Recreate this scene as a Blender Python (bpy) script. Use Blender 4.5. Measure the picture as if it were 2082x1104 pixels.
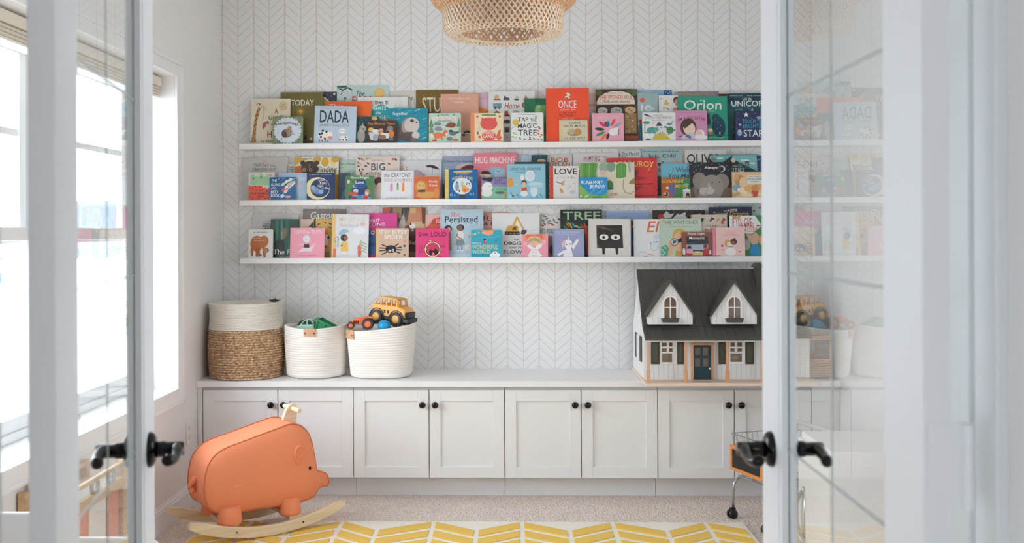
import bpy, bmesh, math, random
import numpy as np
from mathutils import Matrix, Vector
for o in list(bpy.data.objects): bpy.data.objects.remove(o)
SC = bpy.context.scene
COL = SC.collection
PI = math.pi
# ---------------------------------------------------------------- camera
W, HPX = 2082, 1104
F, PSI, ROLL, CAMH = 2024.0, .027, .0043, 1.36
PPX, PPY = 984.0, 471.0
cd = bpy.data.cameras.new('camera'); cam = bpy.data.objects.new('camera', cd); COL.objects.link(cam)
cd.sensor_fit = 'HORIZONTAL'; cd.sensor_width = 36; cd.lens = 36 * F / W
cd.shift_x = .5 - PPX / W; cd.shift_y = (PPY - HPX / 2) / W
cd.clip_start = .05; cd.clip_end = 200
cd.dof.use_dof = True; cd.dof.focus_distance = 5.1; cd.dof.aperture_fstop = 5.6
CAMM = Matrix.Translation((0, 0, CAMH)) @ Matrix.Rotation(PSI, 4, 'Z') @ Matrix.Rotation(PI / 2, 4, 'X') @ Matrix.Rotation(-ROLL, 4, 'Z')
cam.matrix_world = CAMM
SC.camera = cam
# ---------------------------------------------------------------- light and exposure
SC.view_settings.view_transform = 'Standard'; SC.view_settings.look = 'None'
SC.view_settings.gamma = 1; SC.view_settings.exposure = 3.33
wd = bpy.data.worlds.new('overcast_sky'); SC.world = wd; wd.use_nodes = True
bg = wd.node_tree.nodes['Background']; bg.inputs[0].default_value = (.85, .93, 1, 1); bg.inputs[1].default_value = 1.0
def portal(name, loc, rot, sx, sy):
    l = bpy.data.lights.new(name, 'AREA'); l.shape = 'RECTANGLE'; l.size = sx; l.size_y = sy; l.cycles.is_portal = True
    o = bpy.data.objects.new(name, l); COL.objects.link(o); o.location = loc; o.rotation_euler = rot
portal('window_portal', (-1.88, 3.73, 1.36), (0, -PI / 2, 0), 1.5, 1.97)
sun = bpy.data.lights.new('sun', 'SUN'); sun.energy = .0; sun.angle = .2
SC.cycles.max_bounces = 12; SC.cycles.diffuse_bounces = 8; SC.cycles.glossy_bounces = 6; SC.cycles.transparent_max_bounces = 24
SC.cycles.caustics_reflective = False; SC.cycles.caustics_refractive = False
SC.cycles.sample_clamp_indirect = 6
# ---------------------------------------------------------------- pixel to world
RM = np.array(CAMM.to_3x3()); CO = np.array((0, 0, CAMH))
def at(px, py, ax, v):
    d = RM @ np.array([(px - PPX) / F, -(py - PPY) / F, -1.0])
    return CO + d * ((v - CO[ax]) / d[ax])
# ---------------------------------------------------------------- materials
def lin(c):
    c /= 255
    return c / 12.92 if c <= .04045 else ((c + .055) / 1.055) ** 2.4
def rgb(h, k=1.0):
    return tuple(min(.92, lin(int(h[i:i + 2], 16)) * k) for i in (0, 2, 4)) + (1,)
MC = {}
def mat(h, rough=.55, metal=0, bump=0, bscale=60, k=1.0, var=0, name=None):
    key = (h, rough, metal, bump, bscale, k, var)
    if key in MC: return MC[key]
    m = bpy.data.materials.new(name or 'paint_' + h); m.use_nodes = True
    nt = m.node_tree; p = nt.nodes['Principled BSDF']
    p.inputs['Base Color'].default_value = rgb(h, k); p.inputs['Roughness'].default_value = rough; p.inputs['Metallic'].default_value = metal
    if bump or var:
        tc = nt.nodes.new('ShaderNodeTexCoord'); n = nt.nodes.new('ShaderNodeTexNoise'); n.inputs['Scale'].default_value = bscale; n.inputs['Detail'].default_value = 4
        nt.links.new(tc.outputs['Object'], n.inputs['Vector'])
        if bump:
            b = nt.nodes.new('ShaderNodeBump'); b.inputs['Strength'].default_value = bump; b.inputs['Distance'].default_value = .004
            nt.links.new(n.outputs['Fac'], b.inputs['Height']); nt.links.new(b.outputs['Normal'], p.inputs['Normal'])
        if var:
            mx = nt.nodes.new('ShaderNodeMix'); mx.data_type = 'RGBA'; c = rgb(h, k)
            mx.inputs['A'].default_value = tuple(x * (1 - var) for x in c[:3]) + (1,); mx.inputs['B'].default_value = tuple(min(.95, x * (1 + var)) for x in c[:3]) + (1,)
            nt.links.new(n.outputs['Fac'], mx.inputs['Factor']); nt.links.new(mx.outputs['Result'], p.inputs['Base Color'])
    MC[key] = m
    return m
def wood(h, h2, scale=6, rough=.5, axis='X'):
    key = ('wood', h, h2, scale, axis)
    if key in MC: return MC[key]
    m = bpy.data.materials.new('wood_' + h); m.use_nodes = True; nt = m.node_tree; p = nt.nodes['Principled BSDF']
    tc = nt.nodes.new('ShaderNodeTexCoord'); mp = nt.nodes.new('ShaderNodeMapping'); n = nt.nodes.new('ShaderNodeTexNoise')
    mp.inputs['Scale'].default_value = {'X': (1, 14, 14), 'Z': (14, 14, 1), 'Y': (14, 1, 14)}[axis]
    n.inputs['Scale'].default_value = scale; n.inputs['Detail'].default_value = 5
    r = nt.nodes.new('ShaderNodeValToRGB'); r.color_ramp.elements[0].color = rgb(h); r.color_ramp.elements[1].color = rgb(h2)
    r.color_ramp.elements[0].position = .35; r.color_ramp.elements[1].position = .68
    nt.links.new(tc.outputs['Object'], mp.inputs[0]); nt.links.new(mp.outputs[0], n.inputs['Vector']); nt.links.new(n.outputs['Fac'], r.inputs[0]); nt.links.new(r.outputs[0], p.inputs['Base Color'])
    p.inputs['Roughness'].default_value = rough
    MC[key] = m
    return m
def glass(name, ior=1.5, tint=(1, 1, 1, 1)):
    m = bpy.data.materials.new(name); m.use_nodes = True; nt = m.node_tree; N = nt.nodes; L = nt.links
    N.remove(N['Principled BSDF']); out = N['Material Output']
    tr = N.new('ShaderNodeBsdfTransparent'); tr.inputs[0].default_value = tint
    gl = N.new('ShaderNodeBsdfGlossy'); gl.inputs['Roughness'].default_value = 0; gl.inputs[0].default_value = (.95, .97, .97, 1)
    fr = N.new('ShaderNodeFresnel'); fr.inputs[0].default_value = ior
    ge = N.new('ShaderNodeNewGeometry'); inv = N.new('ShaderNodeMath'); inv.operation = 'SUBTRACT'; inv.inputs[0].default_value = 1
    mu = N.new('ShaderNodeMath'); mu.operation = 'MULTIPLY'; mx = N.new('ShaderNodeMixShader')
    L.new(ge.outputs['Backfacing'], inv.inputs[1]); L.new(inv.outputs[0], mu.inputs[0]); L.new(fr.outputs[0], mu.inputs[1]); L.new(mu.outputs[0], mx.inputs[0])
    L.new(tr.outputs[0], mx.inputs[1]); L.new(gl.outputs[0], mx.inputs[2]); L.new(mx.outputs[0], out.inputs[0])
    return m
# ---------------------------------------------------------------- mesh builder
I4 = Matrix.Identity(4)
def TR(x=0, y=0, z=0, rx=0, ry=0, rz=0, s=1):
    return Matrix.Translation((x, y, z)) @ Matrix.Rotation(rz, 4, 'Z') @ Matrix.Rotation(ry, 4, 'Y') @ Matrix.Rotation(rx, 4, 'X') @ Matrix.Scale(s, 4)
class MB:
    def __init__(s): s.v = []; s.f = []; s.m = []; s.mats = []
    def mi(s, m):
        if m is None: return 0
        if m not in s.mats: s.mats.append(m)
        return s.mats.index(m)
    def add(s, vs, fs, m=None, M=None):
        b = len(s.v); k = s.mi(m)
        s.v += [tuple(M @ Vector(p)) for p in vs] if M is not None else [tuple(p) for p in vs]
        for f in fs: s.f.append(tuple(i + b for i in f)); s.m.append(k)
        return s
    def box(s, x0, x1, y0, y1, z0, z1, m=None, M=None):
        return s.add([(x, y, z) for x in (x0, x1) for y in (y0, y1) for z in (z0, z1)],
            [(0, 1, 3, 2), (4, 6, 7, 5), (0, 4, 5, 1), (2, 3, 7, 6), (0, 2, 6, 4), (1, 5, 7, 3)], m, M)
    def prism(s, poly, h0, h1, m=None, M=None):   # polygon in xz, extruded along y
        n = len(poly)
        vs = [(x, h0, z) for x, z in poly] + [(x, h1, z) for x, z in poly]
        return s.add(vs, [tuple(range(n)), tuple(range(2 * n - 1, n - 1, -1))] + [(i, i + n, (i + 1) % n + n, (i + 1) % n) for i in range(n)], m, M)
    def lathe(s, prof, n=32, m=None, M=None, cap=True, closed=False):  # (r, z) about z
        vs = []; k = len(prof)
        for r, z in prof:
            for i in range(n): vs.append((r * math.cos(2 * PI * i / n), r * math.sin(2 * PI * i / n), z))
        fs = []
        for j in range(k if closed else k - 1):
            a = j * n; b = ((j + 1) % k) * n
            for i in range(n): fs.append((a + i, a + (i + 1) % n, b + (i + 1) % n, b + i))
        if cap and not closed: fs += [tuple(range(n))[::-1], tuple(range((k - 1) * n, k * n))]
        return s.add(vs, fs, m, M)
    def cyl(s, r, z0, z1, n=24, m=None, M=None): return s.lathe([(r, z0), (r, z1)], n, m, M)
    def ball(s, rx, ry, rz, m=None, M=None, n=20, k=12):
        prof = [(math.sin(PI * j / k), -math.cos(PI * j / k)) for j in range(k + 1)]
        prof[0] = (.001, -1); prof[-1] = (.001, 1)
        vs0 = MB().lathe(prof, n)
        return s.add([(x * rx, y * ry, z * rz) for x, y, z in vs0.v], vs0.f, m, M)
    def tube(s, pts, r, n=8, m=None, M=None, closed=False):
        P = [Vector(p) for p in pts]; k = len(P); vs = []; up = None
        rs = r if isinstance(r, (list, tuple)) else [r] * k
        for i in range(k):
            a = P[(i - 1) % k] if (closed or i) else P[0]; b = P[(i + 1) % k] if (closed or i < k - 1) else P[-1]
            t = (b - a).normalized()
            if up is None: up = t.orthogonal().normalized()
            up = (up - t * up.dot(t)).normalized(); q = t.cross(up)
            for j in range(n): vs.append(P[i] + (up * math.cos(2 * PI * j / n) + q * math.sin(2 * PI * j / n)) * rs[i])
        fs = []
        for i in range(k if closed else k - 1):
            a = i * n; b = ((i + 1) % k) * n
            for j in range(n): fs.append((a + j, a + (j + 1) % n, b + (j + 1) % n, b + j))
        if not closed: fs += [tuple(range(n))[::-1], tuple(range((k - 1) * n, k * n))]
        return s.add(vs, fs, m, M)
    def holed(s, x0, x1, z0, z1, y0, y1, holes, m=None, M=None):   # slab in xz with rectangular openings
        xs = sorted({x0, x1, *[h[0] for h in holes], *[h[1] for h in holes]}); zs = sorted({z0, z1, *[h[2] for h in holes], *[h[3] for h in holes]})
        for a, b in zip(xs, xs[1:]):
            run = None
            for c, d in zip(zs, zs[1:]):
                mx, mz = (a + b) / 2, (c + d) / 2
                inh = any(h[0] < mx < h[1] and h[2] < mz < h[3] for h in holes)
                if not inh: run = [c, d] if run is None else [run[0], d]
                if (inh or d == zs[-1]) and run: s.box(a, b, y0, y1, run[0], run[1], m, M); run = None
        return s
    def obj(s, name, m=None, parent=None, smooth=False, bevel=0, seg=2, sub=0, angle=40):
        me = bpy.data.meshes.new(name); me.from_pydata(s.v, [], s.f)
        mats = s.mats or ([m] if m else [])
        for x in mats: me.materials.append(x)
        if s.mats: me.polygons.foreach_set('material_index', s.m)
        me.update()
        o = bpy.data.objects.new(name, me); COL.objects.link(o)
        bm = bmesh.new(); bm.from_mesh(me); bmesh.ops.recalc_face_normals(bm, faces=bm.faces); bm.to_mesh(me); bm.free()
        if smooth:
            me.polygons.foreach_set('use_smooth', [True] * len(me.polygons))
        if bevel:
            b = o.modifiers.new('bevel', 'BEVEL'); b.width = bevel; b.segments = seg; b.limit_method = 'ANGLE'; b.angle_limit = math.radians(angle)
        if sub:
            d = o.modifiers.new('sub', 'SUBSURF'); d.levels = d.render_levels = sub
        if parent is not None: o.parent = parent
        return o
def sharp(o, deg=35):
    for e in (): pass
    m = o.data
    bm = bmesh.new(); bm.from_mesh(m)
    for e in bm.edges:
        if len(e.link_faces) == 2 and e.calc_face_angle(0) > math.radians(deg): e.smooth = False
    bm.to_mesh(m); bm.free()
    return o
def tag(o, label, cat, group=None):
    o['label'] = label; o['category'] = cat
    if group: o['group'] = group
    return o
def thing(name, label, cat, loc=(0, 0, 0), rz=0, group=None, M=None):
    o = bpy.data.objects.new(name, None); COL.objects.link(o); o.empty_display_size = .05
    if M is not None: o.matrix_world = M
    else: o.location = loc; o.rotation_euler = (0, 0, rz)
    return tag(o, label, cat, group)
def struct(o): o['kind'] = 'structure'; return o
def dup(root, loc=None, label=None, group=None, M=None):
    r = root.copy(); COL.objects.link(r)
    if M is not None: r.matrix_world = M
    if loc is not None: r.location = loc
    if label: r['label'] = label
    if group: r['group'] = group
    for ch in list(root.children):
        c = ch.copy(); COL.objects.link(c); c.parent = r
        for g in list(ch.children):
            d = g.copy(); COL.objects.link(d); d.parent = c
    return r
# ================================================================ the room shell
XL, XR, D, CEIL = -1.605, 1.65, 5.48, 2.75
YW = 1.056                                   # room face of the doorway wall
white_wall = mat('e9e8e7', .8, bump=.04, bscale=300, name='white_wall_paint')
trim_white = mat('eceded', .45, name='white_trim_paint')
door_white = mat('e4e7ea', .4, name='white_door_paint')
def wallpaper():
    m = bpy.data.materials.new('chevron_wallpaper'); m.use_nodes = True; nt = m.node_tree; N = nt.nodes; L = nt.links; p = N['Principled BSDF']
    def mth(op, a, b=None, c=None):
        n = N.new('ShaderNodeMath'); n.operation = op
        for i, v in enumerate((a, b, c)):
            if v is None: continue
            if isinstance(v, (int, float)): n.inputs[i].default_value = v
            else: L.new(v, n.inputs[i])
        return n.outputs[0]
    tc = N.new('ShaderNodeTexCoord'); sx = N.new('ShaderNodeSeparateXYZ'); L.new(tc.outputs['Object'], sx.inputs[0])
    nz = N.new('ShaderNodeTexNoise'); nz.inputs['Scale'].default_value = 9; L.new(tc.outputs['Object'], nz.inputs['Vector'])
    nf = N.new('ShaderNodeTexNoise'); nf.inputs['Scale'].default_value = 55; L.new(tc.outputs['Object'], nf.inputs['Vector'])
    wob = mth('MULTIPLY', mth('SUBTRACT', nz.outputs['Fac'], .5), .009)
    S = .0874
    u = mth('SUBTRACT', mth('ADD', sx.outputs[0], wob), PX0)
    t = mth('PINGPONG', u, S)
    v = mth('DIVIDE', mth('ADD', mth('MULTIPLY', t, .9), mth('ADD', sx.outputs[2], wob)), .0487)
    v = mth('SUBTRACT', v, PZ0)
    fr = mth('ABSOLUTE', mth('SUBTRACT', mth('FRACT', v), .5))            # 0 at line
    wdt = mth('MULTIPLY', nf.outputs['Fac'], .085)
    dl = mth('LESS_THAN', fr, mth('ADD', wdt, .008))
    vl = mth('LESS_THAN', mth('PINGPONG', u, S), mth('ADD', mth('MULTIPLY', nf.outputs['Fac'], .0044), .0012))
    vl2 = mth('LESS_THAN', mth('PINGPONG', mth('ADD', u, S), S), mth('ADD', mth('MULTIPLY', nf.outputs['Fac'], .0034), .0006))
    ln = mth('MAXIMUM', mth('MAXIMUM', dl, vl), vl2)
    mx = N.new('ShaderNodeMix'); mx.data_type = 'RGBA'; L.new(mth('MULTIPLY', ln, .72), mx.inputs['Factor'])
    mx.inputs['A'].default_value = rgb('e8e8e8'); mx.inputs['B'].default_value = rgb('cbc5ba'); L.new(mx.outputs['Result'], p.inputs['Base Color'])
    p.inputs['Roughness'].default_value = .7
    return m
q = at(902.1, 562.7, 1, D); PX0 = float(q[0]); PZ0 = float(q[2] / .0487 - .5)
struct(MB().box(-3.2, 3.2, -4.2, D + .3, -.12, 0).obj('floor', None))
floor = bpy.data.objects['floor']
def carpet():
    m = bpy.data.materials.new('beige_loop_carpet'); m.use_nodes = True; nt = m.node_tree; N = nt.nodes; L = nt.links; p = N['Principled BSDF']
    tc = N.new('ShaderNodeTexCoord'); mp = N.new('ShaderNodeMapping'); mp.inputs['Rotation'].default_value = (0, 0, .5); mp.inputs['Scale'].default_value = (1, .45, 1)
    v = N.new('ShaderNodeTexVoronoi'); v.inputs['Scale'].default_value = 130
    n = N.new('ShaderNodeTexNoise'); n.inputs['Scale'].default_value = 7; n.inputs['Detail'].default_value = 6
    r = N.new('ShaderNodeValToRGB'); r.color_ramp.elements[0].color = rgb('f3e6dd'); r.color_ramp.elements[1].color = rgb('d2c4b9'); r.color_ramp.elements[0].position = .1; r.color_ramp.elements[1].position = .75
    b = N.new('ShaderNodeBump'); b.inputs['Strength'].default_value = .8; b.inputs['Distance'].default_value = .006; b.invert = True
    L.new(tc.outputs['Object'], mp.inputs[0]); L.new(mp.outputs[0], v.inputs['Vector']); L.new(tc.outputs['Object'], n.inputs['Vector'])
    mm = N.new('ShaderNodeMath'); mm.operation = 'MULTIPLY_ADD'; L.new(n.outputs['Fac'], mm.inputs[0]); mm.inputs[1].default_value = .3; L.new(v.outputs['Distance'], mm.inputs[2])
    ad = N.new('ShaderNodeMath'); ad.operation = 'SUBTRACT'; ad.inputs[1].default_value = .12; L.new(mm.outputs[0], ad.inputs[0])
    L.new(ad.outputs[0], r.inputs[0]); L.new(r.outputs[0], p.inputs['Base Color']); L.new(v.outputs['Distance'], b.inputs['Height']); L.new(b.outputs[0], p.inputs['Normal'])
    p.inputs['Roughness'].default_value = .95
    return m
floor.data.materials.append(carpet())
struct(MB().box(-3.2, 3.2, -4.2, D + .3, CEIL, CEIL + .1).obj('ceiling', mat('f6f6f6', .9)))
struct(MB().box(XL - .25, XR + .2, D, D + .15, 0, CEIL).obj('wall_back', wallpaper()))
WY0, WY1, WZ0, WZ1 = 2.75, 4.713, .612, 2.109
RZ = TR(rz=PI / 2)                          # slab x -> world y
struct(MB().holed(YW - .12, D, 0, CEIL, -XL, -XL + .25, [(WY0, WY1, WZ0, WZ1)], None, RZ).obj('wall_left', white_wall))
struct(MB().holed(YW - .12, D, 0, CEIL, -XR - .15, -XR, [(2.45, 3.05, .612, 2.109)], None, TR(rz=PI / 2)).obj('wall_right', white_wall))  # out-of-view opening added to even out the room's daylight
portal('right_fill_portal', (XR + .14, 2.75, 1.36), (0, PI / 2, 0), 1.5, .6)  # portal of the added right-wall opening
JL, JR, DH = -.551, .522, 2.06
struct(MB().holed(-3.2, 3.2, 0, CEIL, YW - .12, YW, [(JL - .02, JR + .02, -1, DH + .02)]).obj('wall_front', white_wall))
# hallway behind the camera, closed but for an unseen side opening added for fill daylight
struct(MB().holed(-4, YW - .12, 0, CEIL, 2.5, 2.6, [(-3.7, -1.9, .5, 2.2)], None, TR(rz=PI / 2)).obj('wall_hall_left', white_wall))
struct(MB().box(2.5, 2.6, -4, YW - .12, 0, CEIL).obj('wall_hall_right', white_wall))
struct(MB().box(-2.6, 2.6, -4.1, -4, 0, CEIL).obj('wall_hall_back', white_wall))
portal('hall_fill_portal', (-2.58, -2.8, 1.35), (0, -PI / 2, 0), 1.7, 1.8)  # portal of the added hall opening
# door jambs and casings
b = MB(); 
for s, x in ((-1, JL), (1, JR)):
    b.box(min(x, x + s * .02), max(x, x + s * .02), YW - .14, YW + .004, 0, DH)
b.box(JL, JR, YW - .14, YW + .004, DH, DH + .02)
for s, x in ((-1, JL), (1, JR)):
    for y0, y1 in ((YW + .0, YW + .018), (YW - .138, YW - .12)):
        b.box(min(x + s * .006, x + s * .076), max(x + s * .006, x + s * .076), y0, y1, 0, DH + .09)
struct(b.obj('trim_doorway', trim_white, bevel=.002))
# moulded return on the right of the doorway, behind the hinges
yA, yB, yC, yD, yE = [float(at(px_, 600, 0, JR)[1]) for px_ in (2042, 2025, 1982, 1971, 1930)]
b = MB()
for y0, y1, dx_ in ((YW + .002, yB, .012), (yB, yC, 0), (yC, yD, .004), (yD, yE, -.001)): b.box(JR + dx_, JR + .1, y0, y1, 0, DH)
struct(b.obj('trim_door_return', trim_white, bevel=.0015))
# baseboards
def baseboard(name, a, bb, n):
    a, bb, n = Vector(a), Vector(bb), Vector(n)
    prof = [(0, 0), (.015, 0), (.015, .085), (.011, .093), (.011, .1), (.006, .107), (.006, .114), (0, .116)]
    vs = [tuple(p + n * x + Vector((0, 0, z))) for p in (a, bb) for x, z in prof]; k = len(prof)
    mb = MB().add(vs, [tuple(range(k)), tuple(range(k, 2 * k))[::-1]] + [(i, (i + 1) % k, (i + 1) % k + k, i + k) for i in range(k)])
    return struct(mb.obj(name, trim_white))
baseboard('baseboard_left', (XL, YW, 0), (XL, D - .42, 0), (1, 0, 0))
baseboard('baseboard_right', (XR, YW, 0), (XR, D - .42, 0), (-1, 0, 0))
# ---------------------------------------------------------------- the paired left windows
PANE = glass('window_glass', 1.45)
def on_left(mb_func, *a): return mb_func(*a)
vinyl = mat('eef1f3', .35, name='white_vinyl')
xw0, xw1 = -1.85, -1.795                    # depth of the sashes
casing = MB()
cx0, cx1 = XL, XL + .016
for (y0, y1, z0, z1) in ((WY0 - .064, WY0, WZ0 - .066, WZ1 + .064), (WY1, WY1 + .064, WZ0 - .066, WZ1 + .064), (WY0, WY1, WZ1, WZ1 + .064), (WY0, WY1, WZ0 - .066, WZ0)):
    casing.box(cx0, cx1, y0, y1, z0, z1)
for (y0, y1, z0, z1) in ((WY0 - .07, WY0 - .055, WZ0 - .072, WZ1 + .07), (WY1 + .055, WY1 + .07, WZ0 - .072, WZ1 + .07), (WY0 - .07, WY1 + .07, WZ1 + .055, WZ1 + .07), (WY0 - .07, WY1 + .07, WZ0 - .072, WZ0 - .057)):
    casing.box(cx0, cx1 + .007, y0, y1, z0, z1)
struct(casing.obj('trim_window_casing', trim_white, bevel=.003))
sill = MB().box(-1.85, XL + .016, WY0, WY1, WZ0 - .001, WZ0 + .004)
struct(sill.obj('trim_window_sill', trim_white))
def window(name, y0, y1):
    r = bpy.data.objects.new(name, None); COL.objects.link(r); struct(r); r.location = (-1.82, (y0 + y1) / 2, WZ0)
    f = lambda mb, nm, m, **k: mb.obj(nm, m, r, **k)
    off = TR(1.82, -(y0 + y1) / 2, -WZ0)
    fr = MB().holed(y0, y1, WZ0 + .004, WZ1, 1.775, 1.855, [(y0 + .03, y1 - .03, WZ0 + .034, WZ1 - .03)], None, off @ RZ)
    f(fr, 'window_frame', vinyl, bevel=.003)
    zm = 1.352
    for nm, za, zb, xo in (('upper_sash', zm - .03, WZ1 - .03, .035), ('lower_sash', WZ0 + .034, zm + .032, 0)):
        ya, yb = y0 + .03, y1 - .03
        sf = MB().holed(ya, yb, za, zb, 1.79 + xo, 1.82 + xo, [(ya + .05, yb - .05, za + .05, zb - .05)], None, off @ RZ)
        so = f(sf, nm, vinyl, bevel=.003)
        MB().box(ya + .048, yb - .048, 1.803 + xo, 1.807 + xo, za + .048, zb - .048, None, off @ RZ).obj('pane', PANE, so)
        if nm == 'upper_sash':
            MB().box(ya + .05, yb - .05, 1.80 + xo, 1.81 + xo, 1.722, 1.748, None, off @ RZ).obj('muntin', vinyl, so)
        else:
            MB().box(ya + .25, ya + .33, 1.775, 1.79, zb - .02, zb, None, off @ RZ).obj('sash_lock', vinyl, so, bevel=.003)
    return r
window('window_1', WY0, 3.735); window('window_2', 3.735, WY1)
for nm, ya, yb, lb in (('roller_shade', 2.76, 3.725, 'rolled-up cream shade at the top of the window half nearer the glass door'), ('roller_shade', 3.745, 4.70, 'rolled-up cream shade at the top of the window half nearer the shelves')):
    t = thing(nm, lb, 'window shade', (-1.70, (ya + yb) / 2, 2.0), group='rolled cream shades')
    h = (yb - ya) / 2
    MB().box(-.045, .04, -h, h, .058, .1).obj('valance', mat('e3dccd', .8, bump=.1, bscale=200), t, bevel=.004)
    mb = MB()
    for k in range(3): mb.box(-.035 + .004 * k, .036 - .002 * k, -h + .004, h - .004, .012 + k * .015, .026 + k * .015)
    mb.obj('gathered_fabric', mat('d9d0c0', .85, bump=.2, bscale=150), t, bevel=.005)
    MB().box(-.03, .036, -h + .004, h - .004, 0, .011).obj('bottom_rail', mat('ece7dc', .6), t, bevel=.003)
# outdoors
struct(MB().box(-60, -1.95, -30, 40, -.6, -.5).obj('snow_ground', mat('c9ced4', .9)))
def house(name, x, y, w, d, h, label, wall, roof):
    t = thing(name, label, 'house', (x, y, -.5))
    MB().box(-d / 2, d / 2, -w / 2, w / 2, 0, h).obj('house_wall', mat(wall, .9), t)
    MB().prism([(-w / 2 - .3, h), (w / 2 + .3, h), (0, h + w * .38)], -d / 2 - .3, d / 2 + .3, None, TR(rz=PI / 2)).obj('roof', mat(roof, .9), t)
    for k in (-1, 1): MB().box(d / 2, d / 2 + .03, k * w / 4 - .5, k * w / 4 + .5, h * .4, h * .8).obj('window', mat('50585f', .4), t)
house('exterior_house', -31, 76, 6, 5, 2.1, 'pale grey-blue house far across the snow outside the window', '6f7880', '5a636c')
t = thing('snowy_pine', 'small bluish pine tree far outside the nearer window', 'tree', (-15, 27, -.5))
m = MB()
for k in range(5): m.lathe([(1.15 - .2 * k, .5 + .62 * k), (.02, 1.5 + .62 * k)], 14)
m.obj('foliage', mat('5d6f74', .9), t); MB().cyl(.12, 0, .8, 10).obj('trunk', mat('4c4742', .9), t)
# wall outlet
t = thing('power_outlet', 'white double power outlet low on the window wall beside the cabinets', 'outlet', (XL, 4.9, .37))
MB().box(0, .006, -.036, .036, -.058, .058).obj('cover_plate', trim_white, t, bevel=.002)
for z in (.022, -.022):
    MB().lathe([(.016, 0), (.016, .003)], 20, None, TR(.005, 0, z, ry=PI / 2)).obj('socket', mat('dedbd6', .5), t)
# ================================================================ french doors
DG = glass('door_glass', 1.7, (.97, .985, .985, 1))
groove = bpy.data.materials.new('bevelled_groove_glass'); groove.use_nodes = True
_n = groove.node_tree.nodes; _p = _n['Principled BSDF']; _p.inputs['Base Color'].default_value = rgb('b4bdc0'); _p.inputs['Roughness'].default_value = .2
_t = _n.new('ShaderNodeBsdfTransparent'); _m = _n.new('ShaderNodeMixShader'); _m.inputs[0].default_value = .5
groove.node_tree.links.new(_t.outputs[0], _m.inputs[1]); groove.node_tree.links.new(_p.outputs[0], _m.inputs[2]); groove.node_tree.links.new(_m.outputs[0], _n['Material Output'].inputs[0])
bronze = mat('1b1a19', .22, .6, name='black_bronze')
def french_door(name, A, B, side):
    A, B = Vector((*A, 0)), Vector((*B, 0)); u = (B - A).normalized(); L = (B - A).length
    n = Vector((-u.y, u.x, 0)); sy = -side                                  # local y is left of u; the room's middle lies at sy * y
    def fl(mb): mb.v = [(x, sy * y, z) for x, y, z in mb.v]; return mb
    M = Matrix(((u.x, n.x, 0, A.x), (u.y, n.y, 0, A.y), (0, 0, 1, 0), (0, 0, 0, 1)))   # local: x along leaf, y out of face, z up
    r = bpy.data.objects.new(name, None); COL.objects.link(r); struct(r); r.matrix_world = M
    T = .0285; z0, z1 = .012, 2.03; g0, g1, gz0, gz1 = .102, L - .102, .145, 1.863
    bb = MB().holed(0, L, z0, z1, -T, 0, [(g0, g1, gz0, gz1)]); fl(bb).obj('door_frame', door_white, r, bevel=.0015)
    stk = MB()
    for ya, yb in ((-.0128, -.002), (-T + .002, -T + .0128)):
        for k in range(2):
            w = .014 - .006 * k; ha, hb = (ya, yb - .005 * k) if ya > -.02 else (ya + .005 * k, yb)
            stk.holed(g0, g1, gz0, gz1, ha, hb, [(g0 + w, g1 - w, gz0 + w, gz1 - w)])
    fl(stk).obj('glazing_bead', door_white, r, bevel=.001)
    pn = fl(MB().box(g0 + .002, g1 - .002, -.0165, -.013, gz0 + .002, gz1 - .002)).obj('pane', DG, r)
    gr = MB(); xm = (g0 + g1) / 2
    gr.box(xm - .0028, xm + .0028, -.013, -.0118, gz0, gz1)
    for z in (1.577, 1.291, 1.0045, .718, .4315): gr.box(g0, g1, -.013, -.0118, z - .0026, z + .0026)
    fl(gr).obj('bevelled_line', groove, pn)
    for z in ((.25, 1.78) if side > 0 else (.25, 1.11, 1.78)):
        hg = MB().cyl(.006, z - .045, z + .045, 12, None, TR(-.006, -T - (.016 if side < 0 else .001), 0)); hg.box(-.003, .0, -T - (.016 if side < 0 else .001), -.004, z - .045, z + .045)
        fl(hg).obj('hinge', door_white, r)
    SF = Matrix.Scale(sy, 4, (0, 1, 0))
    hx, hz = L - .06, .993
    def lever(ysgn, y):
        S = Matrix.Translation((hx, y, hz)) @ Matrix.Scale(.87, 4) @ Matrix.Scale(ysgn, 4, (0, 1, 0))
        rose = MB().lathe([(.034, 0), (.034, .004), (.031, .009), (.024, .013), (.02, .014)], 40, None, S @ TR(rx=-PI / 2))
        ro = fl(rose).obj('rose', bronze, r, smooth=True); sharp(ro)
        MB().lathe([(.0155, .01), (.0155, .03), (.0135, .032), (.0135, .062), (.0125, .066)], 32, None, SF @ S @ TR(rx=-PI / 2)).obj('neck', bronze, ro, smooth=True)
        pts = [(.0, .053, 0), (-.012, .054, 0), (-.03, .055, -.003), (-.048, .055, -.007), (-.064, .054, -.008), (-.078, .05, -.006), (-.088, .046, -.003), (-.094, .042, -.001)]
        lv = MB().tube(pts, [.0135, .0125, .0105, .0095, .0095, .0105, .0115, .007], 16, None, SF @ S).obj('lever', bronze, ro, smooth=True)
    lever(1, 0); lever(-1, -T)
    return r
french_door('door_1', (-.4945, 1.068), (-.6263, 1.73), 1)
french_door('door_2', (.436, 1.068), (.436, 1.744), -1)
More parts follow.
